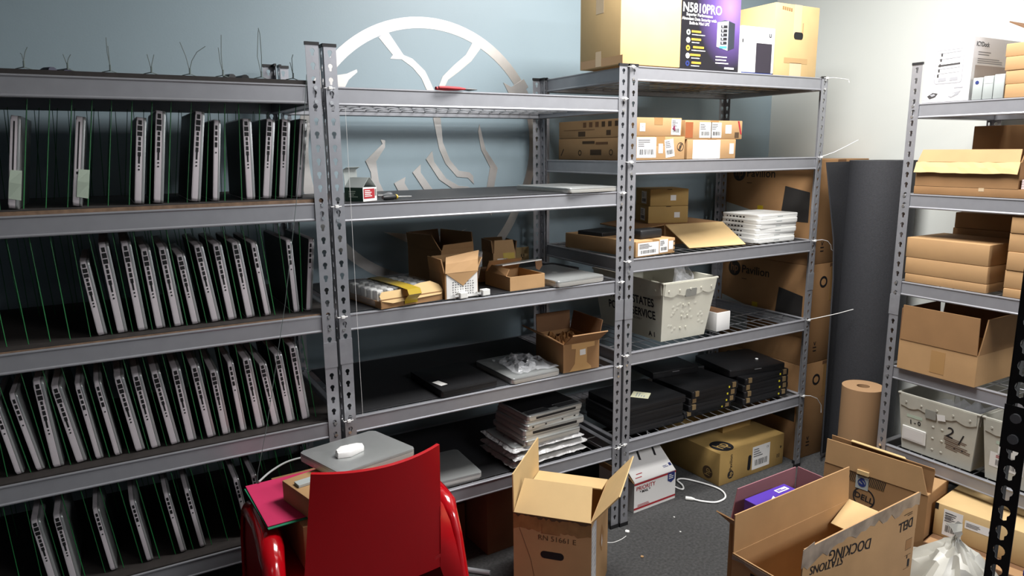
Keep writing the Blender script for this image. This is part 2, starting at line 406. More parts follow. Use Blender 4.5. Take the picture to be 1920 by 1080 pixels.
# ------------------------------------------------------------------ racks
PW, PT, HP, H = .038, .0016, .0381, 1.826
def keyhole(cx, cy, k_=1., n=10):
    r, s = .0068*k_, .0036*k_; p = []
    for k in range(n+1):
        a = R(-58+296*k/n); p.append((cx+r*math.cos(a), cy+r*math.sin(a)))
    p += [(cx-s, cy-.0125-.003*(k_ > 1)), (cx, cy-.0145-.004*(k_ > 1)), (cx+s, cy-.0125-.003*(k_ > 1))]
    return p
def strip_mesh(k_=1.):
    """one leg of a slotted angle post, 38 mm wide with a key hole every 38 mm"""
    cu = bpy.data.curves.new('strip', 'CURVE'); cu.dimensions = '2D'; cu.fill_mode = 'BOTH'; cu.extrude = PT/2
    def spl(pts):
        sp = cu.splines.new('POLY'); sp.points.add(len(pts)-1); sp.use_cyclic_u = True
        for q, p in zip(sp.points, pts): q.co = (p[0], p[1], 0, 1)
    spl([(0, .012), (PW, .012), (PW, H), (0, H)])
    z = H-.021
    while z > .03:
        spl(keyhole(PW/2, z, k_)); z -= HP
    o = bpy.data.objects.new('strip', cu); COL.objects.link(o)
    dg = bpy.context.evaluated_depsgraph_get(); dg.update()
    me = bpy.data.meshes.new_from_object(o.evaluated_get(dg)); bpy.data.objects.remove(o)
    return me
STRIP = strip_mesh()
def post_mesh(sx, sy, m, strip=None):
    b = MB(); strip = strip or STRIP
    a = strip.copy(); a.transform(Matrix(((1, 0, 0, 0), (0, 0, 1, PT/2), (0, 1, 0, 0), (0, 0, 0, 1)))); b.bm.from_mesh(a)
    a = strip.copy(); a.transform(Matrix(((0, 0, 1, PT/2), (1, 0, 0, 0), (0, 1, 0, 0), (0, 0, 0, 1)))); b.bm.from_mesh(a)
    b._tag(list(b.bm.verts), 0, Matrix.Diagonal((sx, sy, 1, 1)))
    me = b.mesh('post', m); return me
POST = {(sx, sy): post_mesh(sx, sy, M_dsteel) for sx in (1, -1) for sy in (1, -1)}
def add_post(rack, x, y, sx, sy, me=None, cap=M_cap, splice=M_dsteel, sz=(.877, .957)):
    p = inst('post', me or POST[(sx, sy)], rack, Matrix.Translation((x, y, 0)))
    S = Matrix.Diagonal((sx, sy, 1, 1))
    b = MB(); b.box(-.0015, PW+.0015, -.0015, .006, H-.006, H+.003, M=S); b.box(-.0015, .006, .0, PW+.0015, H-.006, H+.003, M=S); b.build('cap', cap, p)
    b = MB(); b.box(-.002, PW+.002, -.002, .007, 0, .016, M=S); b.box(-.002, .007, .0, PW+.002, 0, .016, M=S); b.build('foot', cap, p)
    b = MB(); b.box(-.0014, PW+.0006, -.0014, 0, *sz, M=S); b.box(-.0014, 0, 0, PW+.0006, *sz, M=S); b.build('splice_plate', splice, p)
    return p
BH, BD = .0545, .020
def beam(rack, name, p0, p1, z, inward):
    """rolled shelf beam between two points, with rounded lips along its top and bottom edge and rivets at both ends"""
    p0, p1 = Vector(p0), Vector(p1); L = (p1-p0).length; ax = (p1-p0)/L; n = Vector(inward)
    M = Matrix((ax, n, ax.cross(n))).transposed().to_4x4(); M.translation = (p0.x, p0.y, z)
    if M.to_3x3().determinant() < 0 or M[2][2] < 0:
        ax = -ax; M = Matrix((ax, n, ax.cross(n))).transposed().to_4x4(); M.translation = (p1.x, p1.y, z)
    prof = [(.003, -.0004), (.0085, -.0004), (BD, -.002), (BD, -BH+.003), (.0085, -BH), (.003, -BH), (.0006, -BH+.0016), (.0002, -BH+.0045), (.0022, -BH+.008), (.0022, -.008), (.0002, -.0045), (.0006, -.0016)]
    b = MB(); P = Matrix(((0, 0, 1, 0), (1, 0, 0, 0), (0, 1, 0, 0), (0, 0, 0, 1)))
    b.prism(prof, 0, L, 0, M @ P)
    for xx in (-.001, L+.001):
        for zz in (-.009, -.009-.0381):
            b.cyl((0, 0), .0052, -.003, .004, 12, 1, M @ Matrix.Translation((xx+(.018 if xx < 0 else -.018)*0, 0, zz)) @ Matrix.Rotation(R(90), 4, 'X'))
    return b.build(name, [M_steel, M_rivet], rack, 16)
def wire_deck(rack, W, D, z, hang=.0):
    b = MB(); r = .0016
    n = int(W/.05); m = int(D/.1)
    for i in range(n+1):
        x = .024+(W-.048)*i/n; b.tube([(x, .012, z-r-.0005), (x, D-.012, z-r-.0005)], r, 5)
    for j in range(m+1):
        y = .024+(D-.048)*j/m; b.tube([(.008, y, z-3*r-.0005), (W-.008, y, z-3*r-.0005)], r, 5)
    return b.build('wire_deck', M_wire, rack)
def make_rack(name, label, loc, rz, W, D, zs, decks, brown=(), posts=('FL', 'FR', 'BL', 'BR')):
    t = thing(name, label, 'shelving rack', loc, rz)
    for k in posts:
        add_post(t, 0 if k[1] == 'L' else W, 0 if k[0] == 'F' else D, 1 if k[1] == 'L' else -1, 1 if k[0] == 'F' else -1)
    g = PT+.0006
    for z, dk in zip(zs, decks):
        beam(t, 'front_beam', (.017, g, 0), (W-.017, g, 0), z, (0, 1, 0))
        beam(t, 'rear_beam', (.017, D-g, 0), (W-.017, D-g, 0), z, (0, -1, 0))
        beam(t, 'side_beam', (g, .026, 0), (g, D-.026, 0), z, (1, 0, 0))
        beam(t, 'side_beam', (W-g, .026, 0), (W-g, D-.026, 0), z, (-1, 0, 0))
        if dk == 'wire': wire_deck(t, W, D, z-.0008-(.030 if z in (ZB[0], ZC[0]) else 0))
        else:
            b = MB(); b.box(.004, W-.004, .006, D-.006, z-.0001, z+dk-.002, 0); b.box(.0045, W-.0045, .0065, D-.0065, z+dk-.002, z+dk, 1)
            b.build('shelf_board', [M_board if z in brown else M_liner2, M_liner2], t)
    return t
ZA = (1.713, 1.3807, 1.0438, .7041, .368); DA = (.011, .0115, .006, .0035, .004)
ZB = (1.7113, 1.3707, 1.033, .6968, .3579); ZC = (1.8236, 1.4829, 1.1102, .7373, .3669); ZD = (1.6815, 1.3493, 1.012, .6722, .3379)
DP = .594
rackA = make_rack('shelving_rack', 'grey steel rack full of upright silver laptops between green wires', (-.0163-1.11, -.0165, 0), 0, 1.11, DP, ZA, DA, (ZA[1], ZA[2]))
rackB = make_rack('shelving_rack', 'grey steel rack with black lined shelves in the middle, behind the red chair', (0, 0, 0), 0, 1.1092, DP, ZB, ('wire',)*5)
rackC = make_rack('shelving_rack', 'taller standing grey rack with wire shelves topped by four cartons', (1.1145, -.005, 0), 0, 1.1095, DP, ZC, ('wire',)*5)
rackD = make_rack('shelving_rack', 'grey rack along the white wall holding stacked brown boxes', (2.0637, -.4775, 0), -90, 1.11, DP, ZD, ('wire',)*5)
# liners lying on the middle rack's wire shelves
for z, x1, nm in ((ZB[1], 1.066, 'second'), (ZB[2], 1.066, 'third'), (ZB[3], .97, 'fourth'), (ZB[4], .93, 'lowest')):
    b = MB(); b.box(.042, x1, .024, .566, z, z+.0025, bev=.0008)
    tag(b.build('shelf_liner', M_liner), 'black sheet lining the %s shelf of the middle rack' % nm, 'shelf liner', 'black shelf liners')
# dark rack standing close to the camera at the right edge
t = thing('shelving_rack', 'black perforated rack post close to the camera at the right edge', 'shelving rack', (.733, -1.511, 0), -90)
BIGHOLES = strip_mesh(1.45)
BP = {(sx, sy): post_mesh(sx, sy, M_blackpost, BIGHOLES) for sx in (1, -1) for sy in (1, -1)}
for x, y, sx, sy in ((0, 0, 1, 1), (.95, 0, -1, 1), (0, .45, 1, -1), (.95, .45, -1, -1)):
    pp = add_post(t, x, y, sx, sy, BP[(sx, sy)], M_blackpost, M_blackpost, (1.005, 1.085))
    if not x and not y:
        for zz in (1.026, 1.064):
            b = MB(); b.cyl((0, 0), .0085, 0, .004, 16, 0, Matrix.Translation((PW/2, -.0014, zz)) @ Matrix.Rotation(R(90), 4, 'X')); b.build('bolt', M_steel, pp)
for z in (1.75, .075):
    for y0, y1 in ((.003, .02), (.43, .447)):
        b = MB(); b.box(.004, .946, y0, y1, z-.05, z, bev=.003); b.build('front_beam' if y0 < .1 else 'rear_beam', M_blackpost, t)

# ------------------------------------------------------------------ cable ties on the posts
def tie(x, y, z, label, tail=None, wide=.03, group='white cable ties on the rack posts'):
    t = thing('cable_tie', label, 'cable tie', (x, y, z), 0, group)
    b = MB(); wv, dv = wide/2, .006
    b.tube([(-wv, -dv, 0), (wv, -dv, 0), (wv, dv, .001), (-wv, dv, .001)], .0016, 6, closed=True); b.build('band', M_tie, t)
    b = MB(); b.box(-.005, .006, -.012, -.005, -.004, .005, bev=.0012); b.build('head', M_tie, t)
    if tail:
        b = MB(); b.tube(tail, .0017, 6); b.build('tail', M_tie, t, True)
nth = ('top', 'second', 'third', 'fourth', 'lowest')
for i, z in enumerate(ZB[:4]): tie(.012, 0, z-.006, 'white cable tie at the left post of the middle rack, %s shelf' % nth[i])
for i, z in enumerate(ZB): tie(1.094, 0, z-.006, 'white cable tie at the right post of the middle rack, %s shelf' % nth[i])
for i, z in enumerate(ZC): tie(1.121, -.005, z-.006, 'white cable tie at the left post of the carton-topped rack, %s shelf' % nth[i])
TL = [[(0, 0, 0), (.05, 0, .004), (.12, 0, .002), (.158, 0, .0), (.163, -.002, -.012)], [(0, 0, 0), (.08, -.01, .02), (.16, -.01, .045), (.25, -.01, .075)],
      [(0, 0, 0), (.06, 0, .0), (.10, 0, -.01), (.125, 0, -.03), (.13, 0, -.05), (.142, 0, -.058)], [(0, 0, 0), (.04, -.03, .012), (.09, -.085, .035), (.134, -.135, .060)],
      [(0, 0, 0), (.06, 0, -.012), (.11, 0, -.035), (.145, 0, -.075), (.15, 0, -.115)]]
for i, (z, tl) in enumerate(zip((1.822, 1.482, 1.107, .735, .363), TL)):
    tie(2.207, -.005, z, 'white cable tie with long loose tail on the far right post, %s shelf' % nth[i], tl, .022)

# ------------------------------------------------------------------ upright laptops between the green wires
def laptop_up(h, wd, t, ports):
    """closed laptop standing on its long... side edge: x = thickness, y = into the shelf, z = up; ports on the front edge"""
    P = Matrix(((0, 0, 1, 0), (1, 0, 0, wd/2), (0, 1, 0, h/2), (0, 0, 0, 1)))
    out = []
    b = MB(); b.prism(rrect(wd, h, .011), -t/2, t*.19, 0, P, bev=.003, seg=3, top=False); out.append(('case', b.mesh('case', M_alu, 40)))
    b = MB(); b.prism(rrect(wd, h, .011), t*.19+.0008, t/2, 0, P, bev=.002, seg=2, bottom=False); out.append(('lid', b.mesh('lid', M_alu2, 40)))
    b = MB(); b.prism(rrect(wd-.006, h-.006, .009), -t/2-.0004, -t/2+.0006, 0, P); out.append(('bottom_cover', b.mesh('bottom_cover', M_casedark)))  # near-black sheet over the left face of the silver case
    b = MB(); x = -t*.14
    def pr(z0, z1, hw): b.box(x-hw, x+hw, -.0006, .003, z0*h, z1*h)
    if ports == 'full':
        zt = .965
        for k, (a, hw) in enumerate(((.05, .0042), (.055, .0055), (.05, .0055), (.04, .003), (.045, .0032), (.05, .0036), (.05, .0036))):
            pr(zt-a, zt, hw); zt -= a+.012
        pr(.47, .56, .0022)
        for z in (.44, .40): b.cyl((0, 0), .0024, -.0006, .003, 10, 0, Matrix.Translation((x, 0, z*h)) @ Matrix.Rotation(R(-90), 4, 'X'))
    elif ports == 'slim':
        zt = .93
        for a, hw in ((.05, .0028), (.05, .003), (.045, .003), (.06, .0032)): pr(zt-a, zt, hw); zt -= a+.02
        b.cyl((0, 0), .0022, -.0006, .003, 10, 0, Matrix.Translation((x, 0, .6*h)) @ Matrix.Rotation(R(-90), 4, 'X'))
    elif ports == 'slot': pr(.42, .94, .0016); pr(.36, .39, .0022)
    out.append(('ports', b.mesh('ports', M_port)))
    return out
THK = {'m': .0228, 'l': .0232, 's': .0212, 't': .0168, 'u': .016, 'd': .0205}
KIND = {'m': laptop_up(.226, .325, THK['m'], 'full'), 'l': laptop_up(.244, .364, THK['l'], 'full'), 's': laptop_up(.203, .285, THK['s'], 'full'),
        't': laptop_up(.222, .325, THK['t'], 'slim'), 'u': laptop_up(.198, .285, THK['u'], 'slim'), 'd': laptop_up(.227, .325, THK['d'], 'slot')}
LOOK = {'m': 'silver laptop', 'l': 'tall silver laptop', 's': 'short silver laptop', 't': 'thin silver laptop', 'u': 'thin short silver laptop', 'd': 'slot-loading silver laptop'}
ORD = ['first', 'second', 'third', 'fourth', 'fifth', 'sixth', 'seventh', 'eighth', 'ninth', 'tenth', 'eleventh', 'twelfth', 'thirteenth', 'fourteenth', 'fifteenth', 'sixteenth', 'seventeenth']
ROWS = [(ZA[1]+DA[1], 'top tier', 'ddmllummmd', [(-.781,-8.1),(-.646,-8.2),(-.505,-6.9),(-.459,-6.6),(-.367,-7.5),(-.315,-5.6),(-.222,-1.5),(-.178,-6.9),(-.133,-6.2),(-.086,-6.9)]),
 (ZA[2]+DA[2], 'second tier', 'sllmmsmmmttt', [(-.625,6.1),(-.578,4.9),(-.529,4.2),(-.485,4.5),(-.439,5.3),(-.395,6.6),(-.342,7.5),(-.298,6.3),(-.248,6.3),(-.199,6.5),(-.116,2.4),(-.080,-5.7)]),
 (ZA[3]+DA[3], 'third tier', 'utlmttmmmmmstmsml', [(-.847,8.5),(-.802,9.3),(-.762,4.6),(-.709,9.0),(-.667,7.2),(-.622,7.6),(-.568,8.2),(-.529,7.2),(-.479,8.1),(-.435,6.2),(-.383,6.9),(-.342,5.7),(-.294,5.6),(-.245,6.4),(-.199,7.7),(-.155,6.5),(-.110,5.8)]),
 (ZA[4]+DA[4], 'bottom tier', 'ssuuuuuu', [(-.806,7.0),(-.760,5.8),(-.667,7.3),(-.576,7.9),(-.488,8.3),(-.435,8.2),(-.301,8.2),(-.253,7.4)])]
# in the top tier the sixth is a thin one of normal height
ROWS[0] = (ROWS[0][0], ROWS[0][1], 'ddmlltmmmd', ROWS[0][3])
for zd, nm, kinds, pos in ROWS:
    for i, (k, (x, a)) in enumerate(zip(kinds, pos)):
        th = THK[k]
        t = thing('laptop', '%s on edge, %s from left in %s of the wired rack' % (LOOK[k], ORD[i], nm), 'laptop',
                  (x, .030, zd+abs(math.sin(R(a)))*th/2+.0002), 0, 'laptops standing in the wired rack', rot=(0, R(-a), R(random.uniform(-.4, .4))))
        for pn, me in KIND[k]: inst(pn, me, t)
        if k == 'd' and i < 2:
            t['label'] = ('silver laptop with green note, far left of the top tier', 'silver laptop with green note, second in the top tier')[i]
            b = MB(); xx = (.004, .012)[i]
            b.sheet([[(xx-.014, -.003, .025), (xx+.012, -.004, .023)], [(xx-.014, -.002, .065), (xx+.012, -.006, .063)], [(xx-.012, -.0015, .095), (xx+.012, -.002, .096)]], .0005)
            b.build('sticky_note', M_note, t)

# green wires strung between the shelves as dividers
tiers = ((ZA[1]+DA[1], ZA[0]-BH, 'top'), (ZA[2]+DA[2], ZA[1]-.001, 'second'), (ZA[3]+DA[3], ZA[2]-.001, 'third'), (ZA[4]+DA[4], ZA[3]-.001, 'bottom'))
rd = random.Random(3)
def strand(b, x, z0, z1, y, dx, r):
    b.tube([(x-dx*k/4, y, z0+(z1-z0)*k/4) for k in range(5)], r, 5)
for ti, (z0, z1, nm) in enumerate(tiers):
    pos = ROWS[ti][3]; hgt = z1-z0; spots = []
    for (xa, aa), (xb, ab) in zip(pos, pos[1:]):
        if xb-xa < .034: continue
        n = max(1, round((xb-xa)/.046)-0); n = 1 if xb-xa < .075 else n
        for k in range(1, n+1):
            f = (k-.5)/n if n > 1 else .5
            if n > 1 and (f*(xb-xa) < .018 or (1-f)*(xb-xa) < .018): continue
            spots.append((xa+(xb-xa)*f, aa+(ab-aa)*f))
    x = pos[0][0]-.028
    while x > -1.06: spots.append((x, max(-3, min(3, pos[0][1])))); x -= .0455
    x = pos[-1][0]+.030
    while x < -.072: spots.append((x, pos[-1][1])); x += .0455
    for x, a in sorted(spots):
        dx = hgt*math.tan(R(a))
        t = thing('wire_divider', 'green coated wire strung upright between laptops in the %s tier' % nm, 'wire', (x, 0, z0), 0, 'green wire dividers, %s tier' % nm)
        for part, y, r, j in (('front_strand', .036, rd.choice((.0011, .0013, .0015)), .002), ('middle_strand', .40, .0010, .004), ('rear_strand', .550, .0010, .012)):
            b = MB(); strand(b, rd.uniform(-j, j), .0006, hgt-.0006, y, dx if part != 'rear_strand' else dx*.3, r); b.build(part, M_green, t)
# their twisted ends on top of the rack
TW = [(-.718, .052, 'y', 'with a short fork'), (-.629, .04, 'v', 'with a pale fork'), (-.538, .085, 'i', 'tall and straight'), (-.445, .05, 'v', 'with two short prongs'),
      (-.354, .085, 'w', 'with two widely bent prongs'), (-.272, .11, 'n', 'with one shorter prong'), (-.172, .08, 'o', 'in a narrow loop'), (-.086, .07, 'n', 'beside the right post')]
for i, (x, hh, k, ds) in enumerate(TW):
    t = thing('twisted_wire', 'grey twisted wire %s on the wired rack top, %s from left' % (ds, ORD[i]), 'wire', (x, .012, ZA[0]+DA[0]+.0008), 0, 'twisted wire ends on the top beam')
    z = .0; b = MB()
    b.tube([(-.018, .01, .002), (0, 0, .006), (.016, .008, .001)], .0012, 5)
    b.tube([(0, 0, .004), (.001, 0, .02)], .0022, 6); b.build('twist', M_greywire, t)
    pr = {'y': [[(.001, 0, .02), (-.001, 0, .035), (-.004, 0, .038)], [(.001, 0, .02), (.006, 0, .04), (.012, 0, hh)]],
          'v': [[(0, 0, .015), (-.006, 0, hh)], [(0, 0, .015), (.004, 0, .03), (.010, 0, hh)]],
          'i': [[(.001, 0, .015), (-.002, 0, .05), (-.001, 0, hh)], [(.001, 0, .015), (.001, 0, .05), (.001, 0, hh-.02)]],
          'w': [[(0, 0, .015), (-.006, 0, .05), (-.017, 0, hh)], [(0, 0, .015), (.008, 0, .04), (.022, 0, .062), (.044, 0, .078)]],
          'n': [[(0, 0, .015), (.0, 0, .06), (.004, 0, hh)], [(0, 0, .015), (-.004, 0, .04), (-.006, 0, hh*.7)]],
          'o': [[(0, 0, .012), (-.007, 0, .06), (.0, 0, .125), (.001, 0, .135), (.004, 0, .12), (.004, 0, .06), (.001, 0, .02)]]}[k]
    for p in pr:
        b = MB(); b.tube(p, .0010, 5); b.build('prong', M_greywire, t)
def pliers(label, loc, rz, hm, L=.17, name='pliers'):
    t = thing(name, label, 'tool', loc, rz, 'hand tools on top of the racks')
    for s in (1, -1):
        b = MB(); b.tube([(0, 0, .0102), (.03, s*.012, .0102), (.08, s*.022, .0102), (L*.68, s*.018, .0102)], [.005, .009, .0098, .0085], 10, sx=1.2); b.build('handle', hm, t, True)
        b = MB(); b.tube([(.005, -s*.002, .009), (-.02, s*.006, .009), (-L*.3, s*.002, .009)], [.006, .007, .002], 6); b.build('jaw', M_dark, t, True)
    return t
pliers('navy handled pliers lying on the wired rack top, at far left', (-.690, .215, ZA[0]+DA[0]), -68, M_bluetool)
pliers('black handled pliers on the wired rack top, near its right end', (-.235, .20, ZA[0]+DA[0]), -82, M_black)
pliers('red handled pliers lying across the front beam of middle rack top', (.452, .006, ZB[0]+.0004), 182, M_red).scale = (.85, .6, .62)

# loose string hanging in front of the wired rack, thread on the middle rack
b = MB(); b.tube([(-.056, -.021, 1.739), (-.08, -.025, 1.55), (-.161, -.028, 1.094), (-.239, -.03, .734), (-.278, -.045, .60), (-.285, -.05, .5)], .0009, 5)
tag(b.build('string', M_greywire, None, True), 'thin pale string hanging diagonally across the front of the wired rack', 'string')
b = MB(); b.tube([(.058, .006, 1.655), (.057, -.003, 1.3), (.058, -.003, .9), (.06, -.002, .70)], .0006, 5)
tag(b.build('thread', M_tie, None, True), 'fine thread hanging beside the left post of the middle rack', 'string')

# ------------------------------------------------------------------ lying laptops
def laptop_flat(label, loc, w, d, t, lidm, basem, rz=0, group=None, logo=None, front=None, rot=None, r=.012, hinges=None, lid=.3, name='laptop'):
    """closed laptop, origin in the middle of its underside, front edge towards -y"""
    o = thing(name, label, 'laptop', loc, rz, group, rot)
    tb = t*(1-lid)
    b = MB(); b.prism(rrect(w, d, r), .0, tb-.0007, bev=min(.004, tb*.35), seg=2, top=False); b.build('base', basem, o, 40)
    b = MB(); b.prism(rrect(w, d, r), tb, t, bev=min(.003, t*lid*.4), seg=2, bottom=False); b.build('lid', lidm, o, 40)
    if front == 'latch':
        b = MB(); b.box(-.02, .02, -d/2-.0006, -d/2+.002, tb-.002, tb+.0015); b.build('latch', M_grayink, o)
    if front == 'ports':
        b = MB()
        for k, ww in enumerate((.006, .008, .012, .012, .012, .010)):
            b.box(-w/2-.0006, -w/2+.003, d/2-.035-k*.019-ww/2, d/2-.035-k*.019+ww/2, tb*.35, tb*.8)
        b.build('ports', M_port, o)
        b = MB(); b.box(-.018, .018, -d/2-.0006, -d/2+.002, tb-.0045, tb-.0015); b.build('latch', M_greybox, o)
    if front == 'slot':
        b = MB(); b.box(-w*.36, w*.36, -d/2-.0006, -d/2+.004, tb*.25, tb*.85); b.build('battery_bay', M_port, o)
    if hinges:
        for s in (-1, 1):
            b = MB(); b.box(s*w*.40-.011, s*w*.40+.011, -d/2-.002, -d/2+.006, t*.25, t+.0008, bev=.001); b.build('hinge', hinges, o)
        b = MB(); b.box(w*.29-.004, w*.29+.004, -d/2-.0015, -d/2+.003, t*.35, t*.62); b.build('port_tab', M_led, o)
    if logo:
        b = MB(); F = face('T', w, d, t)
        b.prism([(.0105*math.cos(q)*(1.0+.08*math.cos(2*q)), .0105*math.sin(q)*(1-.16*max(0, math.sin(q))**6)) for q in [2*math.pi*k/22 for k in range(22)]], 0, .0002, 0, at(F, w/2, d/2, 180, .0002))
        b.prism([(.000, .0115), (.004, .0135), (.005, .018), (.001, .0155)], 0, .0002, 0, at(F, w/2, d/2, 180, .0002))
        b.build('logo', logo, o)
    return o

# ------------------------------------------------------------------ left rack is done; middle rack, shelf by shelf
LZ = .0027
# second shelf
z = ZB[1]+LZ
t = thing('small_box', 'small green and red carton with pitched open lid on the middle rack', 'box', (.118, .085, z), 30)
w_, d_, h_ = .064, .075, .042
b = MB(); b.box(-w_/2, w_/2, -d_/2, d_/2, 0, h_); b.build('body', M_paper, t)
patch(t, face('L', w_, d_, h_), d_/2, h_/2, d_, h_, mat('dark_green_print', '123b2b', .5), 'green_panel')
FF = face('F', w_, d_, h_)
patch(t, FF, .028, .023, .050, .030, M_red, 'red_panel'); lines(t, FF, .028, .024, .042, .022, 4, M_paper, seed=3); barcode(t, FF, .058, .026, .006, .022, 0, 6)
lines(t, face('L', w_, d_, h_), d_*.5, .022, .04, .022, 4, M_note, seed=9)
for s, nm in ((-1, 'lid_flap'), (1, 'lid_flap')):
    b = MB(); b.sheet([[(s*w_/2, -d_/2, h_), (s*w_/2, d_/2, h_)], [(s*.004, -d_/2, h_+.030), (s*.004, d_/2, h_+.030)]], .0012); b.build(nm, M_greybox, t)
b = MB(); b.sheet([[(-.03, d_/2, h_), (.03, d_/2, h_)], [(-.03, d_/2+.004, h_+.055), (.03, d_/2+.004, h_+.055)], [(-.03, d_/2-.012, h_+.062), (.03, d_/2-.012, h_+.062)]], .0012); b.build('lid_flap', M_greybox, t)
t = thing('screwdriver', 'black and yellow screwdriver lying beside the small green carton', 'tool', (.205, .06, z), 20)
b = MB(); b.tube([(-.03, 0, .0085), (-.022, 0, .0085), (.012, 0, .0085), (.022, 0, .0085)], [.006, .0085, .0085, .006], 10); b.build('handle', M_dark, t, True)
b = MB(); b.cyl((0, 0), .0078, .0, .006, 10, 0, Matrix.Translation((.022, 0, .0085)) @ Matrix.Rotation(R(90), 4, 'Y')); b.build('collar', M_tapey, t)
b = MB(); b.tube([(.025, 0, .0085), (.09, 0, .006)], .0025, 8); b.build('shaft', M_rivet, t)
t = thing('glass_piece', 'small clear glossy piece beside the black and yellow screwdriver', 'glass piece', (.195, .105, z), 0)
b = MB(); b.tube([(0, 0, .012), (.012, 0, .012), (.022, 0, .012), (.032, 0, .012), (.037, 0, .012)], [.004, .007, .0115, .009, .002], 12); b.build('globe', M_film, t, True)
b = MB(); b.tube([(-.016, 0, .012), (0, 0, .012)], .0055, 10); b.build('base', M_rivet, t)
laptop_flat('thin silver laptop alone on the second shelf of the middle rack', (.952, .165, z), .235, .335, .017, M_alu2, M_alu3, 4)

# third shelf
z = ZB[2]+LZ
t = thing('adapter_tray', 'tray of white plug adapters under film with cream card and yellow tape', 'tray', (.232, .140, z), 9)
tw, td, thh = .232, .25, .058
b = MB(); b.box(-tw/2, tw/2, -td/2, td/2, 0, .003); b.box(-tw/2, -tw/2+.003, -td/2, td/2, .003, .022); b.box(tw/2-.003, tw/2, -td/2, td/2, .003, .022); b.box(-tw/2, tw/2, td/2-.003, td/2, .003, .03); b.box(-tw/2, tw/2, -td/2, -td/2+.003, .003, .03); b.build('tray_body', M_card2, t)
for iy in range(5):
    for ix in range(6):
        x, y = -tw/2+.022+ix*.0376, -td/2+.055+iy*.042
        b = MB(); b.box(x-.012, x+.012, y-.013, y+.013, .003, .052, bev=.003); b.box(x-.004, x+.004, y-.016, y-.013, .02, .046)
        b.build('adapter', M_white, t)
b = MB(); g = [[(-tw/2-.004+(tw+.008)*i/10, -td/2+.03+(td-.025)*j/10, .054+.003*math.sin(i*2.1+j)*math.cos(j*1.7)) for j in range(11)] for i in range(11)]
b.sheet(g, .0004)
b.sheet([[(-tw/2-.005, -td/2+.03+(td-.025)*j/10, .054-.048*k/4+.000) for j in range(11)] for k in range(5)], .0004); b.build('film_wrap', M_film, t, True)
b = MB(); Fc = Matrix.Translation((0, -td/2-.002, .018)) @ Matrix.Rotation(R(62), 4, 'X')
pts = [(-tw/2+.004, .006), (-tw/2+.0, .024), (-tw/2+.012, .037), (-.02, .038), (.04, .050), (tw/2-.035, .052), (tw/2-.005, .036), (tw/2+.004, .016), (tw/2-.006, .002), (.03, .0), (-tw/2+.04, -.004)]
b.prism(pts, 0, .002, 0, Fc); b.build('cream_card', M_card3, t)
b = MB(); gy = []
for (yy, zz) in ((-td/2-.0036, .006), (-td/2-.0052, .020), (-td/2-.0235, .0385) , (-td/2-.006-.016, .0560), (-td/2+.03, .0585), (0, .0592), (td/2-.01, .0585), (td/2+.002, .05)): gy.append([(-.032+.0, yy, zz), (.002, yy, zz+.001), (.016, yy, zz)])
gy[2] = [(-.03, -td/2-.0285, .0395), (0, -td/2-.0285, .0395), (.018, -td/2-.0285, .0395)]
b.sheet(gy, .0005); b.build('tape', M_tapey, t, True)
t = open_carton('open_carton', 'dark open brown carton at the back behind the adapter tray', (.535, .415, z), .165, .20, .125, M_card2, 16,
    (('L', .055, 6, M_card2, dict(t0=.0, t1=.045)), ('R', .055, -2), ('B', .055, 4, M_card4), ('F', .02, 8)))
t = open_carton('open_carton', 'open carton with white printed front and torn tape over it', (.432, .086, z), .125, .12, .088, M_card2, 2,
    (('L', .048, 10, M_card2), ('R', .048, 16, M_card, dict(curl=20)), ('B', .045, -4, M_card)))
FF = face('F', .125, .12, .088)
patch(t, FF, .064, .042, .118, .082, M_paper, 'printed_sheet')
for k in range(9): lines(t, FF, .030+.0095*k, .034, .006, .05, 6, M_grayink, 0, seed=k)
b = MB(); b.sheet([[(-.0625, -.062, .088), (.0, -.063, .088), (.0625, -.062, .088)], [(-.055, -.052, .118), (0, -.05, .12), (.07, -.05, .126)], [(-.045, -.035, .138), (.01, -.035, .145), (.085, -.03, .152)]], .002)
b.prism([(-.060, 0), (.064, 0), (.028, -.026), (.004, -.047)], 0, .0015, 0, Matrix.Translation((0, -.0615, .088)) @ Matrix.Rotation(R(90), 4, 'X'))
b.build('torn_flap', M_card, t)
b = MB(); b.sheet([[(.064, -.062, .06), (.064, -.03, .07)], [(.075, -.06, .10), (.074, -.03, .105)], [(.090, -.048, .148), (.084, -.025, .15)]], .0008); b.build('torn_tape', M_film, t)
for i, (x, y) in enumerate(((.425, -.0), (.512, .004))):
    t = thing('plug_adapter', ('white plug adapter by the shelf edge, below the torn white carton', 'white plug adapter by the shelf edge, right of the torn carton')[i], 'adapter', (x, y+.014, z), 8, 'loose plug adapters')
    b = MB(); b.box(-.010, .022, -.011, .011, 0, .022, bev=.003); b.build('body', M_white, t)
    b = MB(); b.tube([(-.010, 0, .009), (-.024, 0, .009)], .0055, 10); b.tube([(-.024, 0, .009), (-.028, 0, .009)], .008, 10); b.build('prong', M_rivet, t)
carton('carton', 'low brown carton half hidden between the torn carton and the tray box', (.672, .285, z), .12, .09, .042, M_card2, 0, tape=None)
t = open_carton('open_carton', 'small upright carton with red and white label, flaps open', (.785, .40, z), .098, .12, .088, M_card, -6,
    (('F', .052, 2, M_card, dict(t0=.002, t1=.012)), ('L', .05, 4, M_card2), ('B', .05, 0, M_card2), ('R', .045, 10, M_card4)))
FF = face('F', .098, .12, .088)
shiplabel(t, FF, .04, .045, .045, .042, 0, 4); patch(t, FF, .068, .075, .05, .028, M_tapey, 'tape', 4); patch(t, FF, .058, .045, .004, .04, M_red, 'red_stripe', 0, .0016)
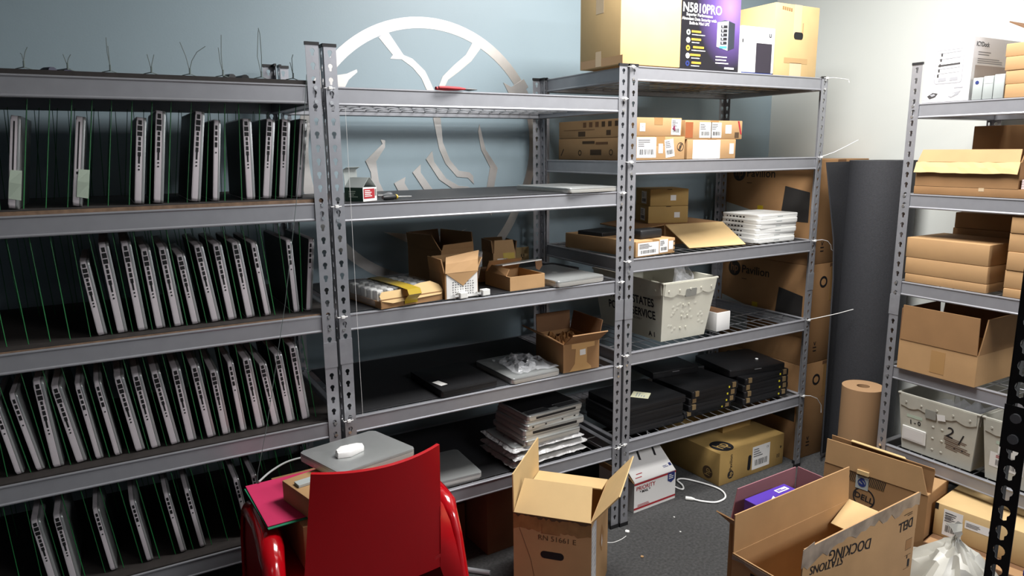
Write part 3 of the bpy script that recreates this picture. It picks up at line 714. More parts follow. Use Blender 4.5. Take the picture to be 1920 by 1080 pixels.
t = open_carton('tray_box', 'shallow brown carton with cut front corners and raised white lid edge', (.695, .118, z), .150, .17, .050, M_card, 3,
    (('B', .045, -30, M_card2, dict(t0=0, t1=0)),))
b = MB(); b.sheet([[(-.06, .04, .075), (.11, .04, .082)], [(-.055, -.005, .080), (.115, -.01, .087)]], .004); b.build('lid', M_white, t)
b = MB(); b.prism([(0, 0), (.03, 0), (.032, -.02), (.018, -.036), (.004, -.028)], 0, .003, 0, Matrix.Translation((.085, -.008, .084)) @ Matrix.Rotation(R(90), 4, 'X')); b.build('lid_tongue', M_card4, t)
b = MB(); b.sheet([[(-.075, -.06, .05), (-.075, .07, .05)], [(-.055, -.05, .072), (-.06, .06, .075)]], .003); b.build('side_flap', M_card2, t)
laptop_flat('silver laptop with bright lid logo on the third shelf of middle rack', (.902, .165, z), .228, .325, .023, M_alu2, M_alu3, 4, logo=M_white)
t = thing('tablet', 'grey slab device behind the silver laptop at the shelf end', 'device', (1.035, .33, z), 8)
b = MB(); b.prism(rrect(.07, .17, .006), 0, .014, bev=.002); b.build('body', M_aludark, t, 40); b = MB(); b.prism(rrect(.062, .155, .004), .0141, .0145); b.build('screen', M_black, t)

# fourth shelf
z = ZB[3]+LZ
t = laptop_flat('matte black laptop with white sticker lying on the fourth shelf', (.447, .143, z), .222, .262, .026, M_black, M_black, 2, r=.008)
patch(t, face('T', .222, .262, .026), .03, .075, .028, .052, M_paper, 'sticker', 12)
t = laptop_flat('silver laptop under crumpled clear bag beside the open paper-filled carton', (.716, .143, z), .212, .272, .021, M_alu2, M_alu3, 2)
t = thing('plastic_bag', 'crumpled clear bag holding a black charger on the silver laptop', 'bag', (.735, .13, z+.0215), 0)
rd = random.Random(11); b = MB(); g = []
for i in range(13):
    row = []
    for j in range(13):
        x, y = -.085+.18*i/12, -.10+.2*j/12; rr = max(0, 1-((x/.095)**2+(y/.105)**2))
        row.append((x+rd.uniform(-.006, .006), y+rd.uniform(-.006, .006), .003+.038*rr**.6*(.55+.45*math.sin(i*1.7+.6*j)*math.cos(j*1.3))+rd.uniform(0, .006)))
    g.append(row)
b.sheet(g, .0004); b.build('film', M_film, t)
b = MB(); b.box(-.045, .045, -.03, .018, .002, .022, bev=.006, M=Matrix.Rotation(R(18), 4, 'Z')); b.build('charger', M_dark, t, 40)
b = MB(); b.tube([(-.05, -.02, .01), (-.07, .01, .012), (-.03, .05, .012), (.03, .045, .014), (.06, .02, .01)], .003, 6); b.build('cord', M_dark, t, True)
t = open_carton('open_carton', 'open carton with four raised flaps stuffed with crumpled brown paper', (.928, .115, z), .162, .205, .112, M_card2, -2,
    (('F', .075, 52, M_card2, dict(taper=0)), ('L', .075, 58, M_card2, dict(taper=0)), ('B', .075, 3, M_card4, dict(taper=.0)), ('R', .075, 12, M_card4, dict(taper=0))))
FF = face('F', .162, .205, .112)
poly(t, FF, [(.036, .108), (.14, .108), (.14, .09), (.105, .088), (.105, .03), (.125, .012), (.125, .002), (.028, .002), (.05, .03), (.055, .088), (.036, .09)], mat('pale_paper_tape', 'c39a63', .5), 'tape')
patch(t, FF, .086, .072, .026, .022, M_paper, 'label', 2, lift=.001)
b = MB(); rd = random.Random(5)
g = [[(-.075+.15*i/14, -.095+.19*j/14, .088+.018*math.sin(i*1.3+j*.5)*math.cos(j*1.1-.4*i)+rd.uniform(-.008, .016)) for j in range(15)] for i in range(15)]
b.sheet(g, .002); b.build('packing_paper', M_crumple, t)

# lowest shelf: the tall pile
z = ZB[4]+LZ
pile = [('bubble', .345, .25, .028), ('bubble', .345, .25, .028), ('bubble', .33, .245, .026), ('alu', .262, .215, .018), ('alu', .27, .22, .017), ('slot', .285, .215, .024), ('case', .262, .21, .017), ('alu', .262, .21, .014), ('open', .262, .21, .020)]
names = {0: 'bubble-wrapped laptop at the bottom of the tall pile', 1: 'bubble-wrapped laptop second from bottom of the tall pile', 2: 'bubble-wrapped laptop right under the bare ones in the tall pile',
 3: 'bare silver laptop lying directly on the bubble-wrapped ones', 4: 'silver laptop with grey edge, second above the bubble wrap', 5: 'silver laptop with wide black slot in its edge, mid pile',
 6: 'thin pale laptop case with small notches, above the slotted one', 7: 'thin silver laptop lid second from the top of the tall pile', 8: 'lidless laptop with black keyboard area on top of the tall pile'}
offs = [(-.015, .006, 2), (-.012, .004, 4), (-.018, .008, 1), (.002, -.004, 3), (.0, .006, 4), (.012, .0, 2), (.004, .0, 5), (.012, .004, 3), (.015, .0, 4)]
for i, (k, ww, dd, tt) in enumerate(pile):
    ox, oy, rz = offs[i]; loc = (.800+ox, .135+oy, z)
    if k == 'bubble':
        t = laptop_flat(names[i], loc, ww-.03, dd-.03, tt-.006, M_alu2, M_alu3, rz, 'pile on the lowest shelf')
        for ch in t.children: ch.location.z = .003
        b = MB(); rd = random.Random(20+i); top, bot = [], []
        nx, ny = 22, 18
        def gp(u, v, s):
            e = min(1., 6*min(u, 1-u), 6*min(v, 1-v)); e = max(0, e)**.5
            return (-ww/2+ww*u+rd.uniform(-.004, .004), -dd/2+dd*v+rd.uniform(-.004, .004), tt/2+s*((tt/2-.0006)*e)-(rd.uniform(0, .003) if s > 0 else 0))
        b.sheet([[gp(i_/nx, j_/ny, 1) for j_ in range(ny+1)] for i_ in range(nx+1)], .0004); b.sheet([[gp(i_/nx, j_/ny, -1) for j_ in range(ny+1)] for i_ in range(nx+1)], .0004)
        b.build('bubble_wrap', M_bubble, t)
    else:
        t = laptop_flat(names[i], loc, ww, dd, tt, M_alu2, M_alu3, rz, 'pile on the lowest shelf', front='slot' if k in ('slot', 'open') else None)
        F = face('T', ww, dd, tt)
        if k == 'open':
            patch(t, F, ww/2, dd*.60, ww-.012, dd*.72, M_port, 'keyboard_well', 0, .0003)
            for xx, wd in ((.23, .38), (.77, .38)): patch(t, F, ww*xx, dd*.135, ww*wd, dd*.15, M_aludark, 'palm_rest', 0, .0008, .001)
            patch(t, F, ww*.5, dd*.2, ww*.2, dd*.12, M_black, 'touchpad_bay', 0, .0008)
            for xx in (.25, .7): patch(t, F, ww*xx, dd*.225, ww*.3, .003, M_rivet, 'metal_strip', 0, .0012, .001)
        if k == 'case':
            b = MB()
            for q in (-.1, -.04, .04, .1): b.box(q-.004, q+.004, -dd/2-.0007, -dd/2+.002, tt*.3, tt*.6)
            b.build('notches', M_port, t)
    z += tt+.0004
z = ZB[4]+LZ
laptop_flat('plain silver laptop on the lowest shelf behind the red chair', (.345, .150, z), .32, .232, .022, M_alu2, M_alu3, -2)

# floor below the middle rack
carton('carton', 'dark brown carton standing on the floor under the middle rack', (.69, .28, 0), .30, .36, .27, M_card4, 3, tape='T')
t = carton('carton', 'low dark carton on the floor under the middle rack, near the chair', (.42, .36, 0), .20, .26, .16, M_card4, 3)
t = thing('clear_tube', 'short clear plastic tube on the carpet beside the red chair', 'tube', (.462, .01, .0), -45)
b = MB(); b.tube([(-.05, 0, .0095), (.05, 0, .0095)], .009, 12); b.build('barrel', film('tube_plastic', 'c4c8cc', .35), t, True)
b = MB(); b.tube([(-.062, 0, .0095), (-.05, 0, .0095)], .0092, 12); b.build('cap', M_greybox, t, True)

# ------------------------------------------------------------------ right rack
# top
z = ZC[0]+.0006
t = carton('carton', 'large pale carton at the left end of the highest shelf', (1.237, .150, z+.0056), .290, .25, .31, M_card3, 0, tape='T', tm=mat('pale_tape', 'c8b190', .3))
patch(t, face('L', .290, .25, .31), .135, .016, .26, .03, M_tape, 'bottom_tape'); patch(t, face('L', .290, .25, .31), .12, .03, .035, .055, mat('pale_tape', 'c8b190'), 'tape_end', 0, .0009)
w_, d_, h_ = .318, .20, .365; z -= .0304; UP = Matrix.Translation((0, .0304, 0))
t = thing('storage_server_box', 'black retail box picturing a drive tower with glowing purple haze', 'box', (1.560, .145, z), 0)
M_nas = mat('black_purple_print', '17151c', .35)
nt = M_nas.node_tree
tc = nt.nodes.new('ShaderNodeTexCoord'); mp = nt.nodes.new('ShaderNodeMapping'); gr = nt.nodes.new('ShaderNodeTexGradient'); gr.gradient_type = 'SPHERICAL'
mp.inputs['Location'].default_value = (-.55, 0, -1.178); mp.inputs['Scale'].default_value = (5.5, .01, 4.2)
cr = nt.nodes.new('ShaderNodeValToRGB'); cr.color_ramp.elements[0].color = lin('17151c'); cr.color_ramp.elements[1].color = lin('9a78cf'); e = cr.color_ramp.elements.new(.5); e.color = lin('5b4384')
nt.links.new(tc.outputs['Object'], mp.inputs[0]); nt.links.new(mp.outputs[0], gr.inputs[0]); nt.links.new(gr.outputs[1], cr.inputs[0]); nt.links.new(cr.outputs[0], nt.nodes['Principled BSDF'].inputs['Base Color'])
b = MB(); b.box(-w_/2, w_/2, -d_/2, d_/2, 0, h_, bev=.002); b.build('body', M_nas, t)
F = face('F', w_, d_, h_) @ UP
text(t, 'N5810PRO', F, .108, .232, .048, M_paper, 0, .0009, .92)
for k, s in enumerate(('Superior Performance', 'Abundant Data Security with', 'Built-in Mini UPS')): text(t, s, F, .093, .208-.0155*k, .0155, M_paper, 0, .0002)
M_gold = mat('gold_print', 'd9a638', .5)
for k, c in enumerate((M_note, M_paper, M_gold, M_paper, M_blueink)):
    zz = .143-.029*k; ring_disc(t, F, .038, zz, .0105, c, 'icon', .004 if k % 2 == 0 else 0, 14)
    lines(t, F, .094-.005*(k%2), zz+.004, .08-.01*(k%3), .0085, 1, M_gold, seed=k+60, fill=.9); lines(t, F, .094, zz-.008, .075, .006, 1, M_paper, seed=k, fill=.5)
for k in range(3): lines(t, F, .232, .060-.012*k, .09, .007, 1, M_paper, seed=40+k, fill=.6)
lines(t, F, .268, .018, .06, .008, 1, M_paper, seed=77, fill=.9)
M_tower = mat('silver_tower_print', 'aeb2bd', .5)
poly(t, F, [(.190, .190), (.252, .200), (.252, .086), (.190, .098)], M_tower, 'tower_picture')
poly(t, F, [(.252, .200), (.288, .192), (.288, .098), (.252, .086)], mat('dark_tower_print', '2b2f3a', .5), 'tower_side')
poly(t, F, [(.190, .190), (.228, .201), (.288, .192), (.252, .200)], mat('tower_top_print', '4a4e58', .5), 'tower_top', .0003)
for k in range(5): patch(t, F, .228, .176-.0155*k, .034, .011, M_ink, 'drive_bay', 4, .0009); patch(t, F, .220, .176-.0155*k, .008, .007, M_tower, 'drive_tab', 4, .0014)
patch(t, F, .226, .098, .040, .008, mat('cyan_print', '49b7e0', .5), 'display_strip', 3, .0012)
w_, d_, h_ = .196, .21, .218
t = thing('tower_picture_box', 'white box with a dark tower picture, right of the black retail box', 'box', (1.8185, .14, z), 0)
b = MB(); b.box(-w_/2, w_/2, -d_/2, d_/2, 0, h_, bev=.0015); b.build('body', M_paper, t)
F = face('F', w_, d_, h_) @ UP
patch(t, F, .133, .066, .094, .118, mat('dark_violet_print', '2b2530', .5), 'tower_picture'); patch(t, F, .1, .004, .19, .008, M_blueink, 'blue_edge'); patch(t, F, .192, .06, .006, .12, M_greybox, 'grey_edge')
text(t, 'U', F, .168, .157, .02, M_ink, 0, .001); patch(t, F, .007, .13, .006, .014, M_ink, 'mark')
t = carton('carton', 'tan carton with small purple marking behind the white tower box', (1.80, .44, z), .245, .20, .34, M_card3, 0)
text(t, 'p::.n', face('F', .245, .20, .34), .125, .28, .03, M_purple, 0, .0005)
w_, d_, h_ = .279, .30, .326
t = carton('carton', 'tan carton with oval hand hole at the right end of the highest shelf', (2.0610, .193, z), w_, d_, h_, M_card3, 0, tape='Y', tm=mat('pale_tape', 'c8b190'))
F = face('F', w_, d_, h_) @ UP
patch(t, F, .150, .171, .058, .030, M_port, 'hand_hole', 0, .0004, .0003, .012); patch(t, F, .142, .068, .15, .022, mat('dull_tape', 'b08f60', .4), 'tape_strip'); patch(t, F, .142, .03, .075, .058, mat('pale_tape', 'c8b190'), 'tape_end'); patch(t, F, .176, .20, .006, .05, M_card, 'scuff')
[patch(t, F, .045+.013*k, .277-.001*k, .010, .013, M_card2, 'faded_print') for k in range(5)]

# second shelf
z = ZC[1]+.0006
t = carton('shipping_box', 'flat brown carton with big white label, bottom left of shelf', (1.2925, .277, z), .256, .51, .088, M_card, 0, tape='Y', group='laptop shipping boxes')
F = face('F', .256, .51, .088)
shiplabel(t, F, .060, .047, .095, .076, 0, 2); patch(t, F, .131, .043, .022, .036, M_paper, 'label'); shiplabel(t, F, .176, .044, .045, .068, 8, 5); round_logo(t, F, .232, .049, .017, 70, 'ring', M_ink)
L = face('L', .256, .51, .088)
patch(t, L, .22, .070, .085, .011, M_brownink, 'print_block'); patch(t, L, .31, .066, .08, .010, M_card4, 'print_block'); patch(t, L, .27, .03, .075, .022, M_brownink, 'print_block'); ring_disc(t, L, .16, .028, .012, M_brownink, 'icon', .007); ring_disc(t, L, .37, .03, .012, M_brownink, 'icon', .008)
patch(t, L, .03, .03, .004, .035, M_ink, 'tear_mark', -35)
t = carton('shipping_box', 'flat brown carton with torn right label, on the big-labelled carton', (1.282, .275, z+.0885), .238, .505, .070, M_card, 0, tape='Y', group='laptop shipping boxes')
F = face('F', .238, .505, .070)
patch(t, F, .040, .034, .026, .030, M_paper, 'label'); text(t, 'M', F, .04, .034, .01, M_grayink); shiplabel(t, F, .208, .036, .048, .060, -2, 8); poly(t, F, [(.188, .03), (.205, .02), (.2, .045)], mat('plum_print', '7a2a4a', .6), 'stain', .0016)
L = face('L', .238, .505, .070)
[patch(t, L, .19+.042*k, .052, .022, .020, M_card4 if k < 3 else M_brownink, 'print_block') for k in range(6)]; lines(t, L, .25, .033, .42, .004, 1, M_card4); patch(t, L, .17, .016, .05, .02, M_brownink, 'print_block'); patch(t, L, .35, .018, .028, .02, M_brownink, 'print_block')
t = carton('shipping_box', 'flat brown carton with blank white panel, bottom right of shelf', (1.566, .235, z), .270, .43, .077, M_card, 0, tape='Y', group='laptop shipping boxes')
F = face('F', .270, .43, .077)
patch(t, F, .105, .038, .150, .074, M_paper, 'white_panel'); patch(t, F, .246, .040, .024, .042, M_paper, 'label')
t = carton('shipping_box', 'flat brown carton with red tape end, on the blank-panelled carton', (1.577, .232, z+.0775), .318, .42, .074, M_card, 0, tape='Y', group='laptop shipping boxes')
F = face('F', .318, .42, .074)
patch(t, F, .022, .036, .04, .06, mat('reddish_tape', '9d5a35', .4), 'red_tape', 0); shiplabel(t, F, .108, .036, .062, .060, 0, 3); shiplabel(t, F, .170, .036, .056, .060, 0, 6, 'second_label'); patch(t, F, .142, .036, .003, .064, M_ink, 'divider', 0, .001)
patch(t, F, .238, .040, .034, .034, M_paper, 'label'); poly(t, F, [(.290, .073), (.299, .073), (.316, .02), (.307, .02)], M_red, 'red_tape'); patch(t, F, .287, .017, .024, .022, M_brownink, 'print_block')

# third shelf
z = ZC[2]+.0006
t = carton('shipping_box', 'flat carton with shipping labels at the front left of third shelf', (1.268, .235, z), .225, .42, .062, M_card, 6, tape='Y')
F = face('F', .225, .42, .062)
shiplabel(t, F, .070, .03, .118, .050, 0, 11); shiplabel(t, F, .158, .034, .048, .052, 0, 12); patch(t, F, .200, .034, .026, .034, M_paper, 'label'); 
for zz in (.012, .03, .048): patch(t, F, .219, zz, .006, .006, M_ink, 'mark')
t = thing('power_brick', 'black power brick lying on the flat labelled carton', 'power adapter', (1.298, .10, z+.0624), 6)
b = MB(); b.box(-.062, .062, -.035, .035, 0, .036, bev=.007, seg=3); b.build('case', M_dark, t, 40)
b = MB(); b.tube([(-.06, .0, .018), (-.085, .01, .014), (-.08, .05, .006), (-.03, .07, .006)], .003, 6); b.build('cord', M_dark, t, True)
t = thing('optical_drive', 'flat black drive lying on the rear of the flat labelled carton', 'device', (1.232, .30, z+.0624), 10)
b = MB(); b.box(-.075, .075, -.07, .07, 0, .016, bev=.002); b.build('case', M_dark, t); b = MB(); b.box(-.07, .07, -.0718, -.07, .003, .013); b.build('bezel', M_black, t)
t = carton('flap_carton', 'brown carton with its front flap hanging open beside the white laptops', (1.70, .375, z), .31, .32, .088, M_card2, -8, tape=None)
add_flap(t, .31, .32, .088, 'F', .165, 122, M_card3, t0=.03, t1=-.02); add_flap(t, .31, .32, .088, 'L', .15, 96, M_card2, t0=.01, t1=.01)
for i, (lb, dz, ww, ox, oy, rz) in enumerate((('lower of two small olive cartons stacked on the flap carton', 0, .185, 0, 0, -22), ('upper of two small olive cartons stacked on the flap carton', .0755, .180, .004, .004, -20))):
    t = carton('small_carton', lb, (1.625+ox, .375+oy, z+.0885+dz), ww, .185, .075, M_card5, rz, tape=None, group='small olive cartons')
    F = face('F', ww, .185, .075); L = face('L', ww, .185, .075)
    patch(t, F, ww*.6 if i else ww*.72, .036, .026, .024, M_paper, 'label'); shiplabel(t, L, .11, .036, .062, .055, 0, 20+i)
    patch(t, F, ww*.5, .0735, .022, .003, M_brownink, 'thumb_cut')
zz = z
OF = [(-.012, .0, 0), (-.008, .004, 1), (-.003, .002, -1), (-.002, .003, .5), (.0, .0, -.5), (.006, .004, 1.5)]
PL = ('lowest', 'second from bottom', 'third from bottom', 'fourth from bottom', 'second from top', 'topmost')
for i in range(6):
    tt = .0202
    laptop_flat('glossy white laptop, %s in the stack of six' % PL[i], (2.026+OF[i][0], .155+OF[i][1], zz), .262, .222, tt, M_white, M_white, OF[i][2], 'stack of white laptops', front='ports', r=.016, lid=.34)
    zz += tt+.0004
t = carton('purple_box', 'small purple carton end showing behind the white laptops', (2.168, .22, z), .05, .16, .032, M_purple, 0, tape=None)

# fourth shelf
z = ZC[3]+.0006
def tub(name, label, loc, rz, w0, d0, w1, d1, h, m, group=None):
    """tapered corrugated plastic mail tub with a folded rim, riveted flaps and hand holes"""
    t = thing(name, label, 'tub', loc, rz, group)
    b = MB(); th = .004
    def ring(w, d, zz): return [Vector((-w/2, -d/2, zz)), Vector((w/2, -d/2, zz)), Vector((w/2, d/2, zz)), Vector((-w/2, d/2, zz))]
    o0, o1 = ring(w0, d0, 0), ring(w1, d1, h); i0, i1 = ring(w0-2*th, d0-2*th, th), ring(w1-2*th, d1-2*th, h)
    V = lambda L: [b.bm.verts.new(p) for p in L]
    a, c, e, f = V(o0), V(o1), V(i0), V(i1)
    for k in range(4):
        n = (k+1) % 4
        b.bm.faces.new((a[k], a[n], c[n], c[k])); b.bm.faces.new((e[k], f[k], f[n], e[n])); b.bm.faces.new((c[k], c[n], f[n], f[k]))
    b.bm.faces.new(a[::-1]); b.bm.faces.new(e); b.build('body', m, t)
    b = MB(); b.tube([p+Vector((0, 0, -.002)) for p in o1], .0045, 8, closed=True); b.build('rim', m, t)
    # outer faces as label frames: bottom edge to rim
    FR = {}
    for s, (p, q) in (('F', (0, 1)), ('L', (3, 0))):
        bl, br, tl, tr = o0[p], o0[q], o1[p], o1[q]
        u = (br-bl).normalized(); v = ((tl+tr)/2-(bl+br)/2).normalized(); n = u.cross(v)
        M = Matrix((u, v, n)).transposed().to_4x4(); M.translation = (bl+br)/2; FR[s] = (M, ((tl+tr)/2-(bl+br)/2).length)
    for s in 'FL':
        M, hh = FR[s]; wv = (w1 if s == 'F' else d1)*.94; rd = random.Random(2)
        n = 16; lo = [(wv/2-wv*k/n, hh*.80-.012*abs(math.sin(k*.8))) for k in range(n+1)]
        b = MB(); b.prism([(-wv/2, hh-.004), (wv/2, hh-.004)]+lo, 0, .003, 0, M @ Matrix.Translation((0, 0, .0006))); b.build('folded_collar', m, t)
        b = MB()
        for k in range(5):
            b.cyl((0, 0), .0042, .003, .006, 10, 0, M @ Matrix.Translation((-wv*.42+wv*.84*k/4, hh*.86, 0)))
        if s == 'F':
            for k in range(3):
                for q in (-.016, .016): b.cyl((0, 0), .004, .0006, .003, 10, 0, M @ Matrix.Translation((q-.01, hh*(.2+.2*k), 0)))
        b.build('rivets', m, t)
    return t, FR
t, FR = tub('mail_tub', 'white plastic mail tub with black lettering on the wire shelf', (1.480, .255, z), 0, .245, .40, .300, .475, .255, M_tub)
M, hh = FR['L']; text(t, 'UNITED STATES', M, .020, hh*.62, .050, M_ink, 0, .0012, .84); text(t, 'POSTAL SERVICE', M, .020, hh*.62-.053, .050, M_ink, 0, .0012, .84)
text(t, 'MAIL MATTERS ONLY', M, .02, hh*.3, .014, M_brownink); text(t, 'A 1', M, .15, hh*.09, .03, M_ink, 0, .001)
M, hh = FR['F']; b = MB(); b.prism(rrect(.06, .034, .006), 0, .0008, 0, M @ Matrix.Translation((.005, hh*.80, .0042))); b.build('hand_hole', mat('grey_hole', '8f8f88', .6), t)
rd = random.Random(8)
for k in range(30):
    b = MB(); b.cyl((0, 0), .009, 0, .0007, 14, 0, M @ Matrix.Translation((rd.uniform(-.095, .10), hh*rd.uniform(.12, .62), 0)), r2=.003); b.build('dimple', M_tub, t)
t = thing('plastic_bag', 'crumpled clear bag poking out of the white mail tub', 'bag', (1.535, .150, z+.006), 0)
rd = random.Random(31); b = MB(); g = []
for i in range(15):
    a = 2*math.pi*i/14; row = []
    for j in range(9):
        f = j/8; rr = .07*(1-.55*f)+.02*math.sin(3*a+f*5)*f; row.append((rr*math.cos(a)+.03*f, rr*math.sin(a)*.7, .15+.12*f+.035*f*math.sin(2*a+1)+rd.uniform(-.006, .006)))
    g.append(row)
b.sheet(g, .0004); b.build('film', M_film, t)
b = MB(); b.box(-.125, .055, -.06, .23, .001, .15, bev=.02); b.build('contents', M_bubble, t)
t = carton('small_white_box', 'small white carton with brown open top beside the mail tub', (1.712, .135, z), .085, .165, .084, M_paper, 2, tape=None)
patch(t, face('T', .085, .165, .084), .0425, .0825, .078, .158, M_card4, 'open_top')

# fifth shelf: black laptops
z = ZC[4]+.0006
def black_stack(spec, x, y, w, d, zz, hinge, lbl, grp):
    for i, (tt, ox, oy, rz) in enumerate(spec):
        laptop_flat(lbl[i], (x+ox, y+oy, zz), w, d, tt, M_black, M_black, rz, grp, r=.007, hinges=hinge, lid=.42)
        zz += tt+.0005
    return zz
p4 = ('bottom', 'second', 'third', 'top')
zl = black_stack([(.026, .005, 0, 0), (.028, .0, .003, .5), (.030, -.004, -.002, -.5), (.030, .012, 0, 1)], 1.325, .175, .325, .27, z, None, ['black laptop, %s one of the left stack of four' % k if k != 'top' else 'black laptop with pale sticky note, top of the left stack' for k in p4], 'left stack of black laptops')
t = thing('sticky_note', 'pale yellow note lying on the left stack of black laptops', 'note', (1.335, .145, zl), 40)
b = MB(); b.box(-.038, .038, -.038, .038, 0, .0005); b.build('paper', M_ynote, t); lines(t, face('T', .076, .076, .0005), .038, .038, .05, .045, 4, M_greybox, 0, .0003, seed=2)
zm = black_stack([(.026, -.02, 0, 0), (.029, .0, -.006, .5), (.029, .008, -.004, -1), (.031, .012, -.008, 1)], 1.675, .190, .29, .26, z, M_brass, ['black laptop with brass hinges, %s of the middle stack' % k for k in ('bottom', 'second from bottom', 'second from top', 'top')], 'middle stack of black laptops')
laptop_flat('black laptop lying loose on the rear of the middle stack', (1.66, .375, zm), .26, .22, .030, M_black, M_black, -6, None, r=.007, front='latch')
zr = black_stack([(.028, -.01, -.005, 0), (.030, .0, 0, .5), (.030, -.002, .002, -1), (.030, .006, .006, 1)], 2.015, .175, .30, .26, z, M_brass, ['black laptop with brass hinges, %s of the right stack of five' % k for k in ('bottom', 'second from bottom', 'third from bottom', 'fourth from bottom')], 'right stack of black laptops')
t = laptop_flat('black laptop with white speck, crooked on top of the right stack', (2.01, .215, zr), .32, .27, .032, M_black, M_black, -9, 'right stack of black laptops', r=.007, front='latch')
b = MB(); b.prism(rrect(.013, .013, .005), 0, .004, 0, at(face('T', .32, .27, .032), .235, .10, 0)); b.build('white_speck', M_tie, t)

# under the right rack
w_, d_, h_ = .245, .17, .134
t = open_carton('mail_carton', 'white and red priority mail carton on the floor under the rack', (1.352, .175, 0), w_, d_+.06, h_, M_paper, 3,
    (('F', .165, -52, M_paper, dict(taper=.0)), ('L', .06, 35, M_card)))
F = face('F', w_, d_+.06, h_)
patch(t, F, w_/2, h_-.006, w_, .009, M_red, 'red_band'); patch(t, F, w_/2, .016, w_, .009, M_red, 'red_band')
text(t, 'PRIORITY', F, .066, .106, .026, M_red, 0, .0004); text(t, '* MAIL *', F, .062, .088, .017, M_ink, 0, .0004); poly(t, F, [(.196, .131), (.238, .131), (.238, .095), (.217, .083), (.196, .095)], M_blueink, 'eagle_badge', .0009); lines(t, F, .217, .112, .03, .025, 3, M_paper, 0, .0015)
lines(t, F, .06, .028, .08, .012, 2, M_red, seed=5)
fl = Matrix.Translation((0, -(d_+.06)/2, h_)) @ Matrix.Rotation(R(90-52), 4, 'X')
for (u, v, s) in ((-.075, .02, 7), (-.06, .035, 8)): lines(t, fl, u, v, .06, .008, 1, M_red, 0, .0026, seed=s)
for (u, v, a_) in ((-.02, .115, 75), (.07, .115, 75)): patch(t, fl, u, v, .05, .011, M_ink, 'faded_print', a_, .0026)
lines(t, fl, .085, .03, .04, .012, 2, M_blueink, 0, .0026, seed=3); patch(t, fl, .108, .033, .014, .014, M_blueink, 'badge', 0, .003)
w_, d_, h_ = .452, .40, .158
t = carton('desktop_carton', 'brown computer carton with white label on the floor under the rack', (1.945, .25, 0), w_, d_, h_, M_card5, 2, tape=None)
F = face('F', w_, d_, h_); T = face('T', w_, d_, h_); L = face('L', w_, d_, h_)
round_logo(t, F, .075, .040, .020, 90, 'disc', M_ink); text(t, 'Pavilion', F, .075, .100, .026, M_ink, 90, .0002); round_logo(t, T, .075, .06, .055, 15, 'disc', M_ink); round_logo(t, L, d_-.07, .045, .03, 90, 'disc', M_brownink)
patch(t, F, .203, .066, .022, .075, M_port, 'hand_hole', -4, .0004, .0003, .009); shiplabel(t, F, .285, .080, .125, .115, 0, 31); text(t, 'CE', F, .33, .118, .014, M_ink); 
text(t, '11', F, .412, .050, .026, M_ink, 0, .001); text(t, '<', F, .43, .092, .022, M_ink, 70, .001)
b = MB(); b.box(-.03, .17, -.04, .19, h_, h_+.045, bev=.002); b.build('lid_bulge', M_card5, t)
t = thing('cable', 'white looped power cord on the carpet before the computer carton', 'cord', (0, 0, 0))
P_ = [(1.50, .33, .16), (1.505, .30, .10), (1.52, .22, .03), (1.545, .13, .006), (1.56, .10, .006), (1.585, .13, .006), (1.60, .18, .006), (1.64, .17, .006), (1.69, .07, .006), (1.70, .0, .006), (1.665, -.055, .006), (1.60, -.065, .006), (1.555, -.03, .006), (1.535, .0, .006)]
def smooth(P, n=6):
    P = [Vector(p) for p in P]; out = []
    for i in range(len(P)-1):
        a, b_, c, d = P[max(i-1, 0)], P[i], P[i+1], P[min(i+2, len(P)-1)]
        for k in range(n):
            f = k/n; out.append(.5*((2*b_)+(c-a)*f+(2*a-5*b_+4*c-d)*f*f+(3*b_-a-3*c+d)*f**3))
    return out+[P[-1]]
b = MB(); b.tube(smooth(P_), .0042, 8); b.build('cord', M_tie, t, True)
b = MB(); b.tube([(1.535, .0, .0075), (1.525, .010, .0085), (1.508, .028, .0085)], [.005, .0085, .009], 8); b.build('plug', M_white, t, True)
t = thing('cable', 'white cord loop hanging down behind the priority mail carton', 'cord', (0, 0, 0))
b = MB(); b.tube(smooth([(1.52, .36, .335), (1.53, .33, .25), (1.535, .30, .13), (1.555, .27, .04), (1.575, .245, .006), (1.615, .235, .006), (1.625, .26, .006), (1.60, .29, .006)]), .0035, 8); b.build('cord', M_tie, t, True)

# big computer cartons standing beyond the right rack
hp = mat('black_badge', '221c16', .7)
BIG = [('lowest of three tall computer cartons behind the right rack', 0), ('middle one of three tall computer cartons behind the right rack', .4905), ('topmost of three tall computer cartons behind the right rack', .981)]
for i, (lb, z0) in enumerate(BIG):
    w_, d_, h_ = .405, .555, .49
    t = carton('computer_carton', lb, (2.4475, .3275, z0), w_, d_, h_, M_card2 if i != 1 else M_card2, 0, tape='Y', group='tall computer cartons')
    L = face('L', w_, d_, h_); F = face('F', w_, d_, h_)
    ring_disc(t, L, .118, .42, .040, hp, 'badge'); text(t, 'hp', L, .118, .424, .06, M_card4, 0, .0006, .85, lift=.0015); text(t, 'Pavilion', L, .255, .42, .058, hp, 0, .0006); lines(t, L, .20, .372, .06, .008, 1, M_brownink)
    poly(t, L, [(.405, .365), (.545, .34), (.545, .20), (.385, .20)], mat('dark_pouch', '2c2a29', .5), 'dark_panel'); poly(t, L, [(.04, .27), (.22, .235), (.22, .10), (.04, .10)], M_greybox, 'paper_panel'); patch(t, L, .262, .25, .035, .026, M_tapey, 'yellow_note')
    text(t, '11<', F, .10, .08, .035, M_ink, 90, .0006); ring_disc(t, F, .13, .40, .028, M_ink, 'badge', .018)
    patch(t, F, .2, .48, .06, .016, M_card4, 'seam_end')

